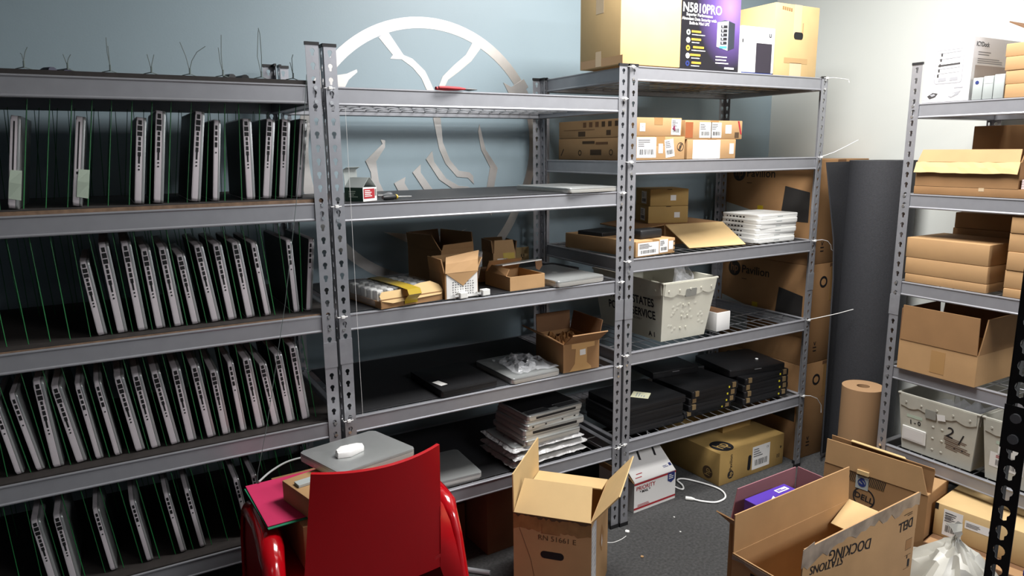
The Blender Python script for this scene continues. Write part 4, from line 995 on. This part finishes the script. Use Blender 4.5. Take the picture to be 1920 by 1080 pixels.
# rolls in the corner
t = thing('dark_roll', 'tall dark grey roll standing upright in the room corner', 'roll', (2.522, -.108, 0))
b = MB(); b.cyl((0, 0), .143, 0, 1.465, 64); b.build('roll', M_rollg, t, 30)
b = MB(); b.cyl((0, 0), .04, 1.4651, 1.4655, 20); b.build('core_hole', M_port, t)
b = MB(); g = []
for k in range(9):
    f = k/8; zz = 1.46-1.43*f; xx = -.175-.03*(1-f)-(.10*max(0, 1-f*3.4))
    g.append([(-.10, .1015, zz), (-.15+.0, .098, zz), (min(xx, -.17), .075, zz)])
b.sheet(g, .006); b.build('loose_end', M_rollg, t, 40)
t = thing('kraft_paper_roll', 'short roll of brown kraft paper standing on end before the dark roll', 'roll', (2.192, -.316, 0))
b = MB(); R0, R1, n = .0845, .026, 48
lo, hi, lo2, hi2 = [[b.bm.verts.new((r_*math.cos(2*math.pi*k/n), r_*math.sin(2*math.pi*k/n), zz)) for k in range(n)] for r_, zz in ((R0, 0), (R0, .505), (R1, 0), (R1, .505))]
for k in range(n):
    j = (k+1) % n; b.bm.faces.new((lo[k], lo[j], hi[j], hi[k])); b.bm.faces.new((hi[k], hi[j], hi2[j], hi2[k])); b.bm.faces.new((lo2[j], lo2[k], hi2[k], hi2[j])); b.bm.faces.new((lo[j], lo[k], lo2[k], lo2[j]))
b.build('paper', M_kraft, t, 40)
b = MB(); b.cyl((0, 0), .0255, .001, .42, 24); b.build('core', M_card4, t, 40)

# ------------------------------------------------------------------ side rack along the white wall (its front faces -x)
XD = 2.0665
def dbox(name, label, y1, y0, z0, h, m, x0=XD+.006, dx=.26, tape='T', group=None, cat='box', rz=0, tm=None):
    """closed carton on the side rack; spans y0 (near the camera) .. y1, front face at x0; returned face 'L' is its visible front"""
    return carton(name, label, (x0+dx/2, (y0+y1)/2, z0), dx, y1-y0, h, m, rz, cat, group, tape, tm=tm), dx, y1-y0, h
z = ZD[0]+.0006
t, w_, d_, h_ = dbox('drive_enclosure_box', 'white retail box picturing a drive tower on top of the side rack', -.518, -.684, z, .216, mat('white_box_card', 'e6e4e4', .5), dx=.34, tape=None, tm=None)
L = face('L', w_, d_, h_); F = face('F', w_, d_, h_)
M_gr = mat('grey_print', '9a9a9e', .6); M_dk = mat('dark_grey_print', '3a3838', .6)
fr = MB(); o_ = rrect(.098, .118, .010, 4); i_ = rrect(.0925, .1125, .008, 4)
for k in range(len(o_)):
    j = (k+1) % len(o_); fr.prism([i_[k], o_[k], o_[j], i_[j]], 0, .0002, 0, at(L, .088, .122, 0, .0005))
fr.build('picture_frame', M_gr, t)
for k, (zz, hh, c) in enumerate(((.170, .003, M_gr), (.150, .003, M_gr), (.128, .006, M_dk), (.116, .002, M_gr), (.100, .0015, M_gr))): patch(t, L, .088, zz, .076, hh, c, 'drive_bay', 2, .0006)
for k in range(5): patch(t, L, .060-.002*k, .164-.018*k, .006, .010, M_dk, 'latch_print', 0, .001)
for u in (.068, .108): patch(t, L, u, .078, .028, .012, M_gr, 'foot_print', 2)
patch(t, L, .128, .047, .030, .004, M_gr, 'caption'); 
poly(t, L, [(.02, .022), (.04, .034), (.058, .03), (.05, .018), (.03, .012)], M_dk, 'device_picture'); poly(t, L, [(.03, .026), (.045, .03), (.05, .024), (.038, .02)], M_gr, 'device_picture', .001)
poly(t, L, [(.095, .018), (.112, .030), (.138, .036), (.128, .022), (.105, .012)], M_gr, 'device_picture'); poly(t, L, [(.1, .019), (.113, .027), (.12, .026), (.108, .016)], M_paper, 'device_picture', .001)
patch(t, L, .010, .06, .016, .10, mat('lilac_print', 'cfcad6', .6), 'shading_print')
text(t, 'ICYDock', F, .055, .190, .022, M_dk, 0, .0005); lines(t, F, .10, .160, .14, .016, 2, M_gr, seed=4); patch(t, F, .13, .085, .22, .07, mat('taupe_print', 'b5a8a2', .6), 'picture_print'); lines(t, F, .13, .135, .2, .02, 3, M_gr, seed=12)
for k in range(3):
    t, w_, d_, h_ = dbox('slim_box', ('slim grey box with round blue sticker beside the drive enclosure box', 'middle slim grey box with white sticker, beside the blue-dotted one', 'plain slim grey box next to the brown box pile')[k], -.6935-.034*k, -.7265-.034*k, z, .074+.003*k, M_greybox, dx=.17, tape=None, group='slim grey boxes')
    L = face('L', w_, d_, h_)
    if k == 0: ring_disc(t, L, .014, .058, .006, M_blueink, 'sticker')
    if k == 1: patch(t, L, d_/2, .064, .028, .022, M_paper, 'sticker')
zz = z
for k, hh in enumerate((.044, .044, .044, .042)):
    t, w_, d_, h_ = dbox('flat_carton', 'flat tan carton, %s of the four piled on top of the side rack' % ('lowest', 'second from bottom', 'third from bottom', 'topmost')[k], -.797+.004*k, -1.10+.006*k, zz, hh, M_card, x0=XD+.008+.002*(k % 2), tape=None, group='flat tan cartons on the side rack'); zz += hh+.0006
t = open_carton('open_carton', 'dark flapped carton on the tan pile at the upper right edge', (XD+.17, -.98, zz), .26, .27, .035, M_card4, 0, (('B', .085, 62, M_card4, dict(t0=0, t1=.0)), ('L', .03, 20, M_card4)))
# second shelf
z = ZD[1]+.0006
t, w_, d_, h_ = dbox('flat_carton', 'flat brown carton lowest at the front of the side rack second shelf', -.522, -1.0, z, .030, M_card2, tape='T', dx=.27, tm=mat('pale_tape', 'c8b190'))
t = open_carton('open_carton', 'long brown carton with crumpled pale flap edge on the side rack', (XD+.006+.14, -.70, z+.0306), .28, .35, .088, M_card2, 0, (('L', .048, -24, M_card), ('F', .03, 10)))
L = face('L', .28, .35, .088)
b = MB(); rd = random.Random(4); g = []
for i in range(15): g.append([(-.142-.012*f+rd.uniform(-.001, .001), .175-.35*i/14, .088-.038*f+rd.uniform(-.0015, .0015)) for f in (0, .5, 1)])
b.sheet(g, .003); b.build('crumpled_edge', M_card3, t); patch(t, L, .20, .07, .05, .03, M_tape, 'tape')
for k in range(4):
    b = MB(); b.box(0, .16, -.12, 0, 0, .0075, bev=.001); o = b.build('foam_pad', mat('pale_pink_pad', 'd9c6c4', .6)); o.location = (XD+.012, -.882, z+.0308+.0082*k); tag(o, 'thin pale pad, %s in the small pile beside the crumpled carton' % ('lowest', 'second', 'third', 'topmost')[k], 'pad', 'thin pale pads')
t, w_, d_, h_ = dbox('carton', 'tall brown carton at the rear of the side rack second shelf', -.565, -1.0, z, .25, M_card2, x0=XD+.295, dx=.27, tape='T')
# third shelf
z = ZD[2]+.0006
zz = z
for k, hh in enumerate((.032, .062, .076)):
    t, w_, d_, h_ = dbox('flat_carton', 'smooth brown flat carton, %s of three at the left of third shelf' % ('lowest', 'middle', 'topmost')[k], -.520+.003*k, -.815+.002*k, zz, hh, M_card, x0=XD+.008, tape=None, group='left pile of flat cartons', dx=.25); zz += hh+.0007
zz = z
for k, hh in enumerate((.030, .062, .063, .063, .055)):
    t, w_, d_, h_ = dbox('flat_carton', 'brown flat carton, %s of the five piled at the right edge' % ('lowest', 'second from bottom', 'middle', 'second from top', 'topmost')[k], -.868+.002*(k % 2), -1.17, zz, hh, M_card, x0=XD+.008+.003*(k % 2), tape=None, group='right pile of flat cartons', dx=.25); zz += hh+.0007
zz = z
for k, hh in enumerate((.064, .064, .064, .060)):
    t, w_, d_, h_ = dbox('flat_carton', 'brown flat carton in the rear pile, %s of four' % ('lowest', 'second from bottom', 'second from top', 'topmost')[k], -.525-.004*k, -.86, zz, hh, M_card2, x0=XD+.285, tape=None, group='rear pile of flat cartons', dx=.25); zz += hh+.0007
# fourth shelf
z = ZD[3]+.0006
w_, d_, h_ = .275, .288, .117
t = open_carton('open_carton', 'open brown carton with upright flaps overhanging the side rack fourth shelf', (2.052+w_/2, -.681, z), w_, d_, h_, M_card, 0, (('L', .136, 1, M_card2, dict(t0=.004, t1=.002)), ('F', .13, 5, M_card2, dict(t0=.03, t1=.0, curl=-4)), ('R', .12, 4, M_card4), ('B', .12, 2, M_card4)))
patch(t, face('L', w_, d_, h_), .152, .058, .052, .085, M_tape, 'tape', 0, .0004)
b = MB(); b.tube([(XD+.10, -.60, z+.165), (XD+.10, -.70, z+.2), (XD+.10, -.705, z+.24)], .0035, 6)
# bottom shelf
z = ZD[4]+.0006
t, FR = tub('mail_tub', 'grubby white mail tub marked 21 on the side rack bottom shelf', (XD+.008+.20, -.695, z), 0, .36, .262, .40, .302, .232, M_tubold, 'worn mail tubs')
M, hh = FR['L']
text(t, '2', M, .052, hh*.54, .060, M_ink, -12, .0003); text(t, '/', M, .092, hh*.47, .06, M_ink, -6, .0004); text(t, '1 - 0', M, -.082, hh*.52, .024, M_ink, 4, .0008)
b = MB(); b.box(-.047, .047, -.030, .030, .001, .006, bev=.003, M=M @ Matrix.Translation((-.083, hh*.30, 0)) @ Matrix.Rotation(R(-1), 4, 'Z')); b.build('card_holder', M_white, t); patch(t, M, -.083, hh*.30, .074, .044, M_paper, 'card', -1, .0062)
patch(t, M, -.022, hh*.76, .042, .036, mat('grey_hole', '8f8f88', .6), 'hand_hole', 0, .0042, .0003, .005); patch(t, M, .018, hh*.76, .03, .024, M_paper, 'torn_label', 10, .0048); patch(t, M, -.085, hh*.62, .06, .012, M_note, 'faint_label', 0, .0006)
for k in range(3): lines(t, M, .075+.004*k, hh*(.42-.07*k), .09, .02, 3, mat('smudged_ink', '6e5a4c', .8), -6, .0006, 'scribble', .5, k)
for k in (-.01, .018): ring_disc(t, M, .08+k, hh*.30, .003, M_ink, 'dot')
b = MB(); rd = random.Random(5)
for k in range(6): b.cyl((0, 0), .006, .0, .002, 10, 0, M @ Matrix.Translation((-.012+.034*(k % 2), hh*(.15+.2*(k//2)), .0006)), r2=.002)
b.build('dimples', M_tubold, t)
t2, FR = tub('mail_tub', 'second worn mail tub with barcode label beside the marked one', (XD+.008+.20, -1.008, z), 0, .36, .262, .40, .302, .232, M_tubold, 'worn mail tubs')
M, hh = FR['L']
patch(t2, M, -.065, hh*.34, .11, .056, M_paper, 'barcode_label', -2); barcode(t2, M, -.065, hh*.31, .07, .022, -2, 20, .0015, M_grayink); lines(t2, M, -.07, hh*.41, .06, .012, 2, M_red, -2, .0015); patch(t2, M, -.06, hh*.50, .07, .04, M_white, 'blank_label', -2); patch(t2, M, -.07, hh*.64, .065, .012, M_note, 'faint_label', 0); text(t2, '1  1', M, -.06, hh*.58, .018, M_ink, 0, .0008)
t = thing('plastic_bag', 'crumpled clear bag lining the marked mail tub', 'bag', (XD+.2, -.695, z+.012), 0)
rd = random.Random(9); b = MB(); g = [[(-.15+.30*i/12, -.105+.21*j/12, .10+.05*math.sin(i*.9+j*1.3)+rd.uniform(-.02, .03)) for j in range(13)] for i in range(13)]; b.sheet(g, .0004)
b.sheet([[(-.16+.32*i/8, -.115+rd.uniform(0, .01), .03+.18*j/4) for j in range(5)] for i in range(9)], .0004); b.build('film', M_film, t)

# ------------------------------------------------------------------ cartons on the floor at the right
w_, d_, h_ = .587, .224, .35
t = open_carton('open_carton', 'large open carton in the right foreground with handwriting upside down', (1.215, -.866, 0), w_, d_, h_, M_card, 2.9,
    (('B', .118, 2, M_card, dict(taper=.004)), ('F', .124, 1, M_card, dict(t0=.003, t1=.003)), ('R', .125, -112, M_card3, dict(taper=.012))), )
FF = face('F', w_, d_, h_); fm = Matrix.Translation((-w_/2, -d_/2-.0024, h_)) @ Matrix.Rotation(R(91), 4, 'X')
text(t, 'DELL', fm, .520, .034, .046, M_ink, 180, .0006, .8); lines(t, fm, .525, .066, .05, .012, 2, M_brownink, 180)
text(t, 'DOCKING', fm, .225, .052, .048, M_ink, 172, .0002, .95, 'handwriting'); text(t, 'STATIONS', fm, .115, .040, .036, M_ink, 172, .0002, .95, 'handwriting')
b = MB(); rd = random.Random(3); n = 26; up = [(w_*k/n, .1240) for k in range(n+1)]; lo = [(w_*(n-k)/n, .086+rd.uniform(-.012, .014)-.018*max(0, 1-(n-k)/8)) for k in range(n+1)]
b.prism(up+lo, 0, .0004, 0, fm @ Matrix.Translation((0, 0, .0004))); b.build('torn_tape', M_tapeg, t)
b = MB(); b.prism([(-.006, .07), (.05, .085), (.045, .135), (-.004, .125)], 0, .0006, 0, fm @ Matrix.Translation((0, 0, .0008))); b.build('loose_tape', M_tapeg, t)
patch(t, FF, .555, .305, .035, .030, mat('faint_print', '9a7146', .8), 'pictogram'); patch(t, FF, .553, .262, .006, .012, M_brownink, 'pictogram'); patch(t, FF, .564, .238, .012, .026, M_ink, 'pictogram'); 
for zz in (.322, .288, .268, .222): patch(t, FF, .555, zz, .035, .0012, M_brownink, 'pictogram_line')
L = face('L', w_, d_, h_); text(t, 'DELL', L, .135, .30, .06, M_ink, 180, .0018)
b = MB(); b.prism([(0, .345), (.224, .345), (.224, .335), (.19, .328), (.14, .338), (.09, .325), (.04, .336), (0, .33)], 0, .0005, 0, L @ Matrix.Translation((0, 0, .0006))); b.build('torn_tape', M_tapeg, t)
# handwriting on the folded-in flap
# second carton, mauve inside
w_, d_, h_ = .335, .158, .30
t = open_carton('open_carton', 'open carton with mauve insides and a purple box, behind the large carton', (1.282, -.652, 0), w_, d_, h_, M_card2, 2.0,
    (('B', .112, 0, M_purplein, dict(t0=.0, t1=.028)), ('R', .112, 4, M_purplein, dict(taper=0)), ('L', .095, 48, M_card2, dict(taper=.0)), ('F', .03, -70, M_purplein)), inner=M_purplein)
t = thing('purple_box', 'bright purple retail box inside the mauve-lined open carton', 'box', (1.225, -.655, .0055), 2)
b = MB(); b.box(-.10, .10, -.035, .035, 0, .395, bev=.002); b.build('body', M_purple, t); T = face('T', .2, .07, .395)
patch(t, T, .155, .045, .055, .020, M_paper, 'white_print', 0); lines(t, T, .155, .045, .045, .012, 2, M_purple, fill=.7); poly(t, T, [(.07, .02), (.095, .032), (.09, .015)], M_paper, 'white_print')
# carton by the side rack with raised flap and stickers
w_, d_, h_ = .20, .385, .28
a = R(9.9); cxx = 1.860+w_/2*math.cos(a); cyy = -.603+w_/2*math.sin(a)
t = open_carton('open_carton', 'brown carton with tall raised flap and blue sticker before the side rack', (cxx, cyy, 0), w_, d_, h_, M_card2, 9.9,
    (('L', .100, 0, M_card, dict(t0=.002, t1=.028)), ('B', .09, -97, M_card), ('F', .09, -97, M_card)))
b = MB(); b.sheet([[(-w_/2+.028, d_/2-.012, h_-.02), (-w_/2+.028, -d_/2, h_-.02)], [(-w_/2+.024, d_/2-.012, h_+.092), (-w_/2+.024, -d_/2-.006, h_+.088)], [(-w_/2+.022, d_/2-.012, h_+.112), (-w_/2+.022, -d_/2-.004, h_+.100)]], .004); b.build('inner_flap', M_card2, t)
b = MB(); b.sheet([[(-w_/2+.014, d_/2-.09, h_+.112), (-w_/2+.014, -d_/2+.09, h_+.106)], [(-w_/2+.028, d_/2-.09, h_+.113), (-w_/2+.028, -d_/2+.10, h_+.107)]], .003); b.build('flap_edge', M_card3, t)
L = face('L', w_, d_, h_)
patch(t, L, .155, h_-.022, .16, .040, mat('clear_tape_over_card', '8a6a45', .2), 'tape')
for ks in (range(10), range(15, 26)):
    b = MB(); x0, x1 = .075+.0062*ks[0], .0845+.0062*ks[-1]
    b.prism([(x0, h_-.0046), (x1, h_-.0046), (x1, h_-.004), (x0, h_-.004)], 0, .0003, 0, at(L, 0, 0, 0, .001))
    for k in ks: b.prism([(.075+.0062*k, h_-.040), (.0775+.0062*k, h_-.040), (.0845+.0062*k, h_-.004), (.082+.0062*k, h_-.004)], 0, .0003, 0, at(L, 0, 0, 0, .001))
    b.build('slanted_stripes', M_ink, t)
patch(t, L, .152, h_-.036, .048, .052, M_greybox, 'sticker', 0, .0014); text(t, 'S', L, .152, h_-.034, .042, M_blueink, 0, .002, 1.0, lift=.0022); ring_disc(t, L, .152, h_-.036, .016, M_blueink, 'sticker_ring', .012, 20, .0022)
b = MB(); b.box(-.022, .022, -.006, .010, .001, .008, M=at(L, .155, h_+.006, 0, .002)); b.build('torn_card', M_card3, t)
round_logo(t, L, .163, .185, .042, -8, 'ring', M_ink)
# label carton and the one below
w_, d_, h_ = .38, .50, .122
t = carton('carton', 'brown carton on the floor under the labelled one, glossy tape edge', (1.86+.034+w_/2*.985, -.815-.25*.985+.033, 0), w_, d_, h_, M_card4, 9.5, tape=None)
T = face('T', w_, d_, h_); patch(t, T, .028, .25, .05, .49, mat('glossy_tape_tan', 'a98662', .2), 'tape'); poly(t, T, [(.03, .37), (.055, .40), (.052, .34), (.035, .335)], M_paper, 'torn_paper', .001)
w_, d_, h_ = .30, .46, .124
t = carton('carton', 'tan carton with two white labels on the floor beside the black post', (1.938+.033+w_/2*.99, -.800-.225+.021, .1226), w_, d_, h_, M_card3, 8, tape=None)
L = face('L', w_, d_, h_)
shiplabel(t, L, .062, .060, .062, .100, 0, 41); lines(t, L, .062, .085, .05, .03, 4, M_grayink, seed=9); patch(t, L, .148, .080, .095, .030, M_paper, 'label', 0, .0004, .0003, .003); lines(t, L, .13, .080, .05, .016, 3, M_grayink, seed=19); patch(t, L, .180, .080, .010, .010, M_ink, 'code')
patch(t, L, .006, h_-.012, .012, .024, M_port, 'corner_gap')
# crumpled white plastic bag
t = thing('plastic_bag', 'crumpled white plastic bag with twisted top in the right foreground', 'bag', (1.690, -1.00, 0), 0)
b = MB(); rd = random.Random(17); g = []; NA = 40
prof = [(.012, .03), (.12, .0), (.165, .02), (.185, .07), (.178, .12), (.145, .17), (.10, .205), (.066, .232), (.040, .250), (.022, .266), (.014, .280)]
for i in range(NA+1):
    q = 2*math.pi*(i % NA)/NA; row = []
    for k, (r_, zz) in enumerate(prof):
        wob = 1+.16*math.sin(5*q+k*.9)+.09*math.sin(9*q-k*1.4)+.05*math.sin(14*q+k)
        lean_ = .025*(zz/.34)
        row.append((r_*wob*.72*math.cos(q)+lean_*.2-(.030 if zz > .26 else 0)*(zz-.26)/.08, r_*wob*math.sin(q)*(.85 if zz < .26 else .5), max(.0008, zz+.010*math.sin(7*q+k*2))))
    g.append(row)
b.sheet(g, .0012); b.build('film', M_bag, t, 25)
b = MB(); b.sheet([[(-.014, -.004, .274), (.004, .006, .276), (.018, .0, .274)], [(-.018, -.012, .292), (.006, .004, .294), (.024, -.006, .290)], [(-.034, -.006, .312), (-.008, -.018, .316), (.020, .0, .312)],
    [(-.056, -.010, .334), (-.024, .006, .336), (.012, -.008, .330)], [(-.066, .004, .350), (-.034, -.006, .346), (-.002, .0, .340)]], .0012); b.build('twisted_top', M_bag, t, 25)
t = thing('storage_bin', 'blue plastic bin corner at the lower right edge behind black post', 'bin', (1.545, -1.398, 0), 0)
b = MB(); w0, d0, hh = .36, .12, .44
b.box(-w0/2, w0/2, -d0/2, d0/2, 0, .006); b.box(-w0/2, -w0/2+.005, -d0/2, d0/2, .006, hh); b.box(w0/2-.005, w0/2, -d0/2, d0/2, .006, hh); b.box(-w0/2, w0/2, -d0/2, -d0/2+.005, .006, hh); b.box(-w0/2, w0/2, d0/2-.005, d0/2, .006, hh); b.build('body', M_blue, t)
b = MB(); b.box(-w0/2-.012, w0/2+.012, -d0/2-.012, d0/2+.012, hh, hh+.018, bev=.004); b.build('lid', M_blue, t)

# ------------------------------------------------------------------ tan carton in front of the middle rack
w_, d_, h_ = .260, .316, .36
t = open_carton('open_carton', 'tan open carton with hand hole standing before the middle rack', (.676, -.2325, 0), w_, d_, h_, M_card, -47.5,
    (('F', .118, -46, M_card3, dict(t0=.012, t1=.012)), ('B', .10, -84, M_card3, dict(taper=.004)), ('L', .132, 1, M_card3, dict(taper=0)), ('R', .135, 40, M_card3, dict(taper=0))))
FF = face('F', w_, d_, h_)
text(t, 'RN 51661 E', FF, .148, .285, .026, M_brownink, 0, -.0002, 1.0, 'handwriting')
patch(t, FF, .132, .226, .078, .026, M_port, 'hand_hole', 0, .0004, .0003, .0125)
b = MB(); rd = random.Random(6); n = 24; b.prism([(w_*k/n, h_+.0005) for k in range(n+1)]+[(w_*(n-k)/n, h_-.052+rd.uniform(-.006, .006)) for k in range(n+1)], 0, .0004, 0, at(FF, 0, 0, 0, .0004)); b.build('tape', mat('dull_brown_tape', '8a6840', .3, noise=(30, .2)), t)
b = MB(); n = 30; rd = random.Random(12)
b.prism([(w_*k/n, h_-.0005) for k in range(n+1)]+[(w_*(n-k)/n, h_-rd.choice((.003, .006, .012))) for k in range(n+1)], 0, .0003, 0, at(FF, 0, 0, 0, .0012))
b.build('torn_edge', M_brownink, t)
patch(t, FF, .128, .318, .06, .032, mat('dull_brown_tape', '8a6840'), 'tape_patch', 0, .0012)
for (u0, v0, u1, v1) in ((.012, .335, .06, .20), (.06, .20, .075, .12)):
    b = MB(); b.tube([FF @ Vector((u0, v0, .0003)), FF @ Vector((u1, v1, .0003))], .0005, 4); b.build('crease', M_brownink, t)
Rr = face('R', w_, d_, h_)
patch(t, Rr, .045, .22, .082, .24, mat('grey_label', 'b9b9bd', .5), 'label'); lines(t, Rr, .045, .22, .07, .22, 14, M_paper, seed=3); poly(t, Rr, [(.15, .205), (.19, .255), (.23, .205), (.19, .155)], mat('faint_print', '9a7146'), 'pictogram'); poly(t, Rr, [(.182, .19), (.19, .22), (.198, .19), (.19, .17)], M_paper, 'torn_spot', .001)
# scraps on the carpet
rd = random.Random(77)
SCR = [((1.115, -.05), 'small white paper scrap by the foot of the rack posts', .012), ((1.36, -.06), 'tiny white crumb on the carpet before the mail carton', .005), ((1.30, -.16), 'tiny pale crumb on the carpet left of the mail carton', .005), ((1.62, -.20), 'tiny white crumb near the power cord loop', .004), ((1.85, -.02), 'tiny white crumb before the computer carton', .004), ((1.05, -.22), 'brown scrap beside the tan carton base', .008)]
for (x, y), lb, r_ in SCR:
    b = MB(); b.prism([(r_*rd.uniform(.6, 1)*math.cos(q), r_*rd.uniform(.6, 1)*math.sin(q)) for q in [k*1.0472 for k in range(6)]], 0, r_*.5, bev=r_*.1); o = b.build('paper_scrap', M_tie if 'brown' not in lb else M_card); o.location = (x, y, 0); tag(o, lb, 'scrap', 'scraps on the carpet')
b = MB(); b.tube(smooth([(.99, -.07, .002), (1.02, -.085, .002), (1.06, -.083, .002), (1.09, -.074, .002)]), .0014, 6); tag(b.build('cable_tie', M_tie, None, True), 'cut white cable tie lying on the carpet by the rack posts', 'cable tie')

# ------------------------------------------------------------------ red chair with its load
CX = -.072
t = thing('armchair', 'glossy red moulded plastic armchair seen from behind, piled with things', 'chair', (CX, -.30, 0), 0)
b = MB(); g = []
for i in range(15):           # backrest, leaning towards the camera, hollow on the sitter's side
    f = i/14; zz = .40+.385*f; yb = -.175-.070*f
    hw = .190-.028*f; row = []
    for j in range(15):
        s = -1+2*j/14; top = .004*(s*s)*f
        row.append((hw*s, yb-.045*(1-s*s)*(.35+.65*f)+.02, zz+top))
    g.append(row)
b.sheet(g, .009); b.build('backrest', M_redback, t, 60)
b = MB(); g = []
for i in range(9):
    f = i/8; row = []
    for j in range(9):
        s = -1+2*j/8; row.append((.205*s, -.17+.40*f, .425+.015*f+.018*s*s))
    g.append(row)
b.sheet(g, .010); b.build('seat', M_redpl, t, 60)
for sgn in (-1, 1):
    # arm and its two legs: one wide band bent into an arch, rounded across
    path = [(.245, 0), (.242, .15), (.235, .32), (.225, .47), (.205, .555), (.165, .598), (.10, .612), (.03, .612), (-.04, .606), (-.095, .592), (-.130, .555), (-.150, .50), (-.185, .36), (-.225, .20), (-.275, 0)]
    path = [(yy, zz*.948) for yy, zz in path]
    b = MB(); g = []
    for k, (yy, zz) in enumerate(path):
        a0, a1 = path[max(k-1, 0)], path[min(k+1, len(path)-1)]; d = Vector((0, a1[0]-a0[0], a1[1]-a0[1])).normalized(); nrm = Vector((0, d.z, -d.y))   # outward of the arch
        ww = .056 if 4 < k < 10 else (.050 if sgn < 0 else .034); xo = .234+.022*abs(k-7)/7.
        if k >= 10: xo -= .0
        row = []
        for j in range(9):
            q = R(-100+200*j/8); row.append(Vector((sgn*xo+ww/2*math.sin(q)*1.05, yy, zz))-nrm*(.026*(1-math.cos(q))))
        g.append(row)
    b.sheet(g, .006); arm = b.build('arm', M_redpl, t, 70)
    b = MB(); out = [Vector((sgn*(.234+.022*abs(k-7)/7.+.014), yy, zz)) for k, (yy, zz) in enumerate(path)]; half = len(path)//2
    g = []
    for k in range(half+1):
        p, q = out[k], out[len(path)-1-k]; g.append([p.lerp(q, .04), p.lerp(q, .35), p.lerp(q, .65), p.lerp(q, .96)])
    g = [r_ for r_ in g if r_[0].z > .30 or True][0:-1]
    b.sheet(g, .005); b.build('side_panel', M_redmat, arm)
    # web between the backrest and the rear leg
    b = MB(); g = []
    for zz, xb, yl in ((.60, .185, -.150), (.57, .205, -.140), (.52, .222, -.146), (.46, .232, -.160), (.40, .238, -.178), (.345, .244, -.192), (.25, .250, -.217), (.10, .256, -.254)):
        if sgn < 0 and zz > .47: continue
        f = (zz-.40)/.385; xa = .186-.028*f if f > 0 else .186+.05*min(1, -f*1.9); ya = -.160-.070*f if f > 0 else -.162-(.38-zz)*.2
        g.append([(sgn*xa, ya, zz), (sgn*(xa+xb)/2, (ya+yl)/2-.004, zz), (sgn*xb, yl, zz)])
    b.sheet(g, .006); b.build('rear_web', M_redback, t, 60)
t = carton('carton', 'brown carton sitting on the red chair seat under the folders', (-.075, -.225, .4635), .33, .33, .124, M_card2, 2, tape='T')
def slab(name, label, cat, loc, w, d, th, m, rz, group=None):
    b = MB(); b.box(-w/2, w/2, -d/2, d/2, 0, th, bev=min(.001, th*.3)); o = b.build(name, m); o.location = loc; o.rotation_euler = (0, 0, R(rz)); return tag(o, label, cat, group)
slab('folder', 'green card folder peeking out under the pink one on the chair', 'folder', (-.165, -.228, .5885), .31, .262, .003, M_greencard, 3)
slab('folder', 'bright pink card folder lying on the pile over the chair arm', 'folder', (-.167, -.222, .592), .30, .262, .003, M_pink, 2)
a = R(14)
t = carton('small_carton', 'small tan carton on the pink folder under the silver laptop', (-.118, -.292, .5956), .225, .165, .058, M_card, 14, tape=None)
slab('adapter', 'flat pale adapter between the small tan carton and silver laptop', 'adapter', (-.192, -.290, .6540), .06, .03, .008, M_greybox, 10)
# silver laptop, tipped a little to the right
Fc, Lc, Rc = Vector((-.118, -.348, .6620)), Vector((-.202, -.157, .6620)), Vector((.125, -.273, .6500))
u = (Rc-Fc).normalized(); v = (Lc-Fc); v = (v-u*v.dot(u)).normalized(); n_ = u.cross(v)
M = Matrix((u, v, n_)).transposed(); ww, dd = .258, .209
o = laptop_flat('silver laptop balanced on the pile over the red chair', Fc+u*ww/2+v*dd/2, ww, dd, .024, M_alu2, M_alu3, 0, rot=M.to_euler(), front=None, r=.014)
b = MB(); b.cyl((0, 0), .0022, -.0006, .002, 10, 0, Matrix.Translation((-ww/2, .02, .008)) @ Matrix.Rotation(R(90), 4, 'Y')); b.build('port', M_paper, o)
t = thing('foam_block', 'broken white foam block lying on the silver laptop', 'foam', tuple(Fc+u*.098+v*.100+n_*.0242), 0, rot=(M @ Matrix.Rotation(R(-8), 3, 'Z')).to_euler())
b = MB(); b.prism([(-.045, -.020), (-.010, -.030), (.040, -.010), (.046, .012), (.030, .018), (.026, .024), (.012, .026), (-.02, .020), (-.044, .0)], 0, .017, bev=.003); b.prism([(-.044, -.012), (-.01, -.016), (.0, .018), (-.02, .018), (-.042, .0)], .015, .020, bev=.002); b.build('body', M_foam, t, 40)
b = MB(); b.tube(smooth([(-.285, -.10, .600), (-.24, -.06, .607), (-.18, -.03, .612), (-.10, -.02, .606), (-.02, -.05, .600)]), .0032, 8); tag(b.build('cable', M_greybox, None, True), 'thin grey cable curving over the back of the pink folder', 'cable')
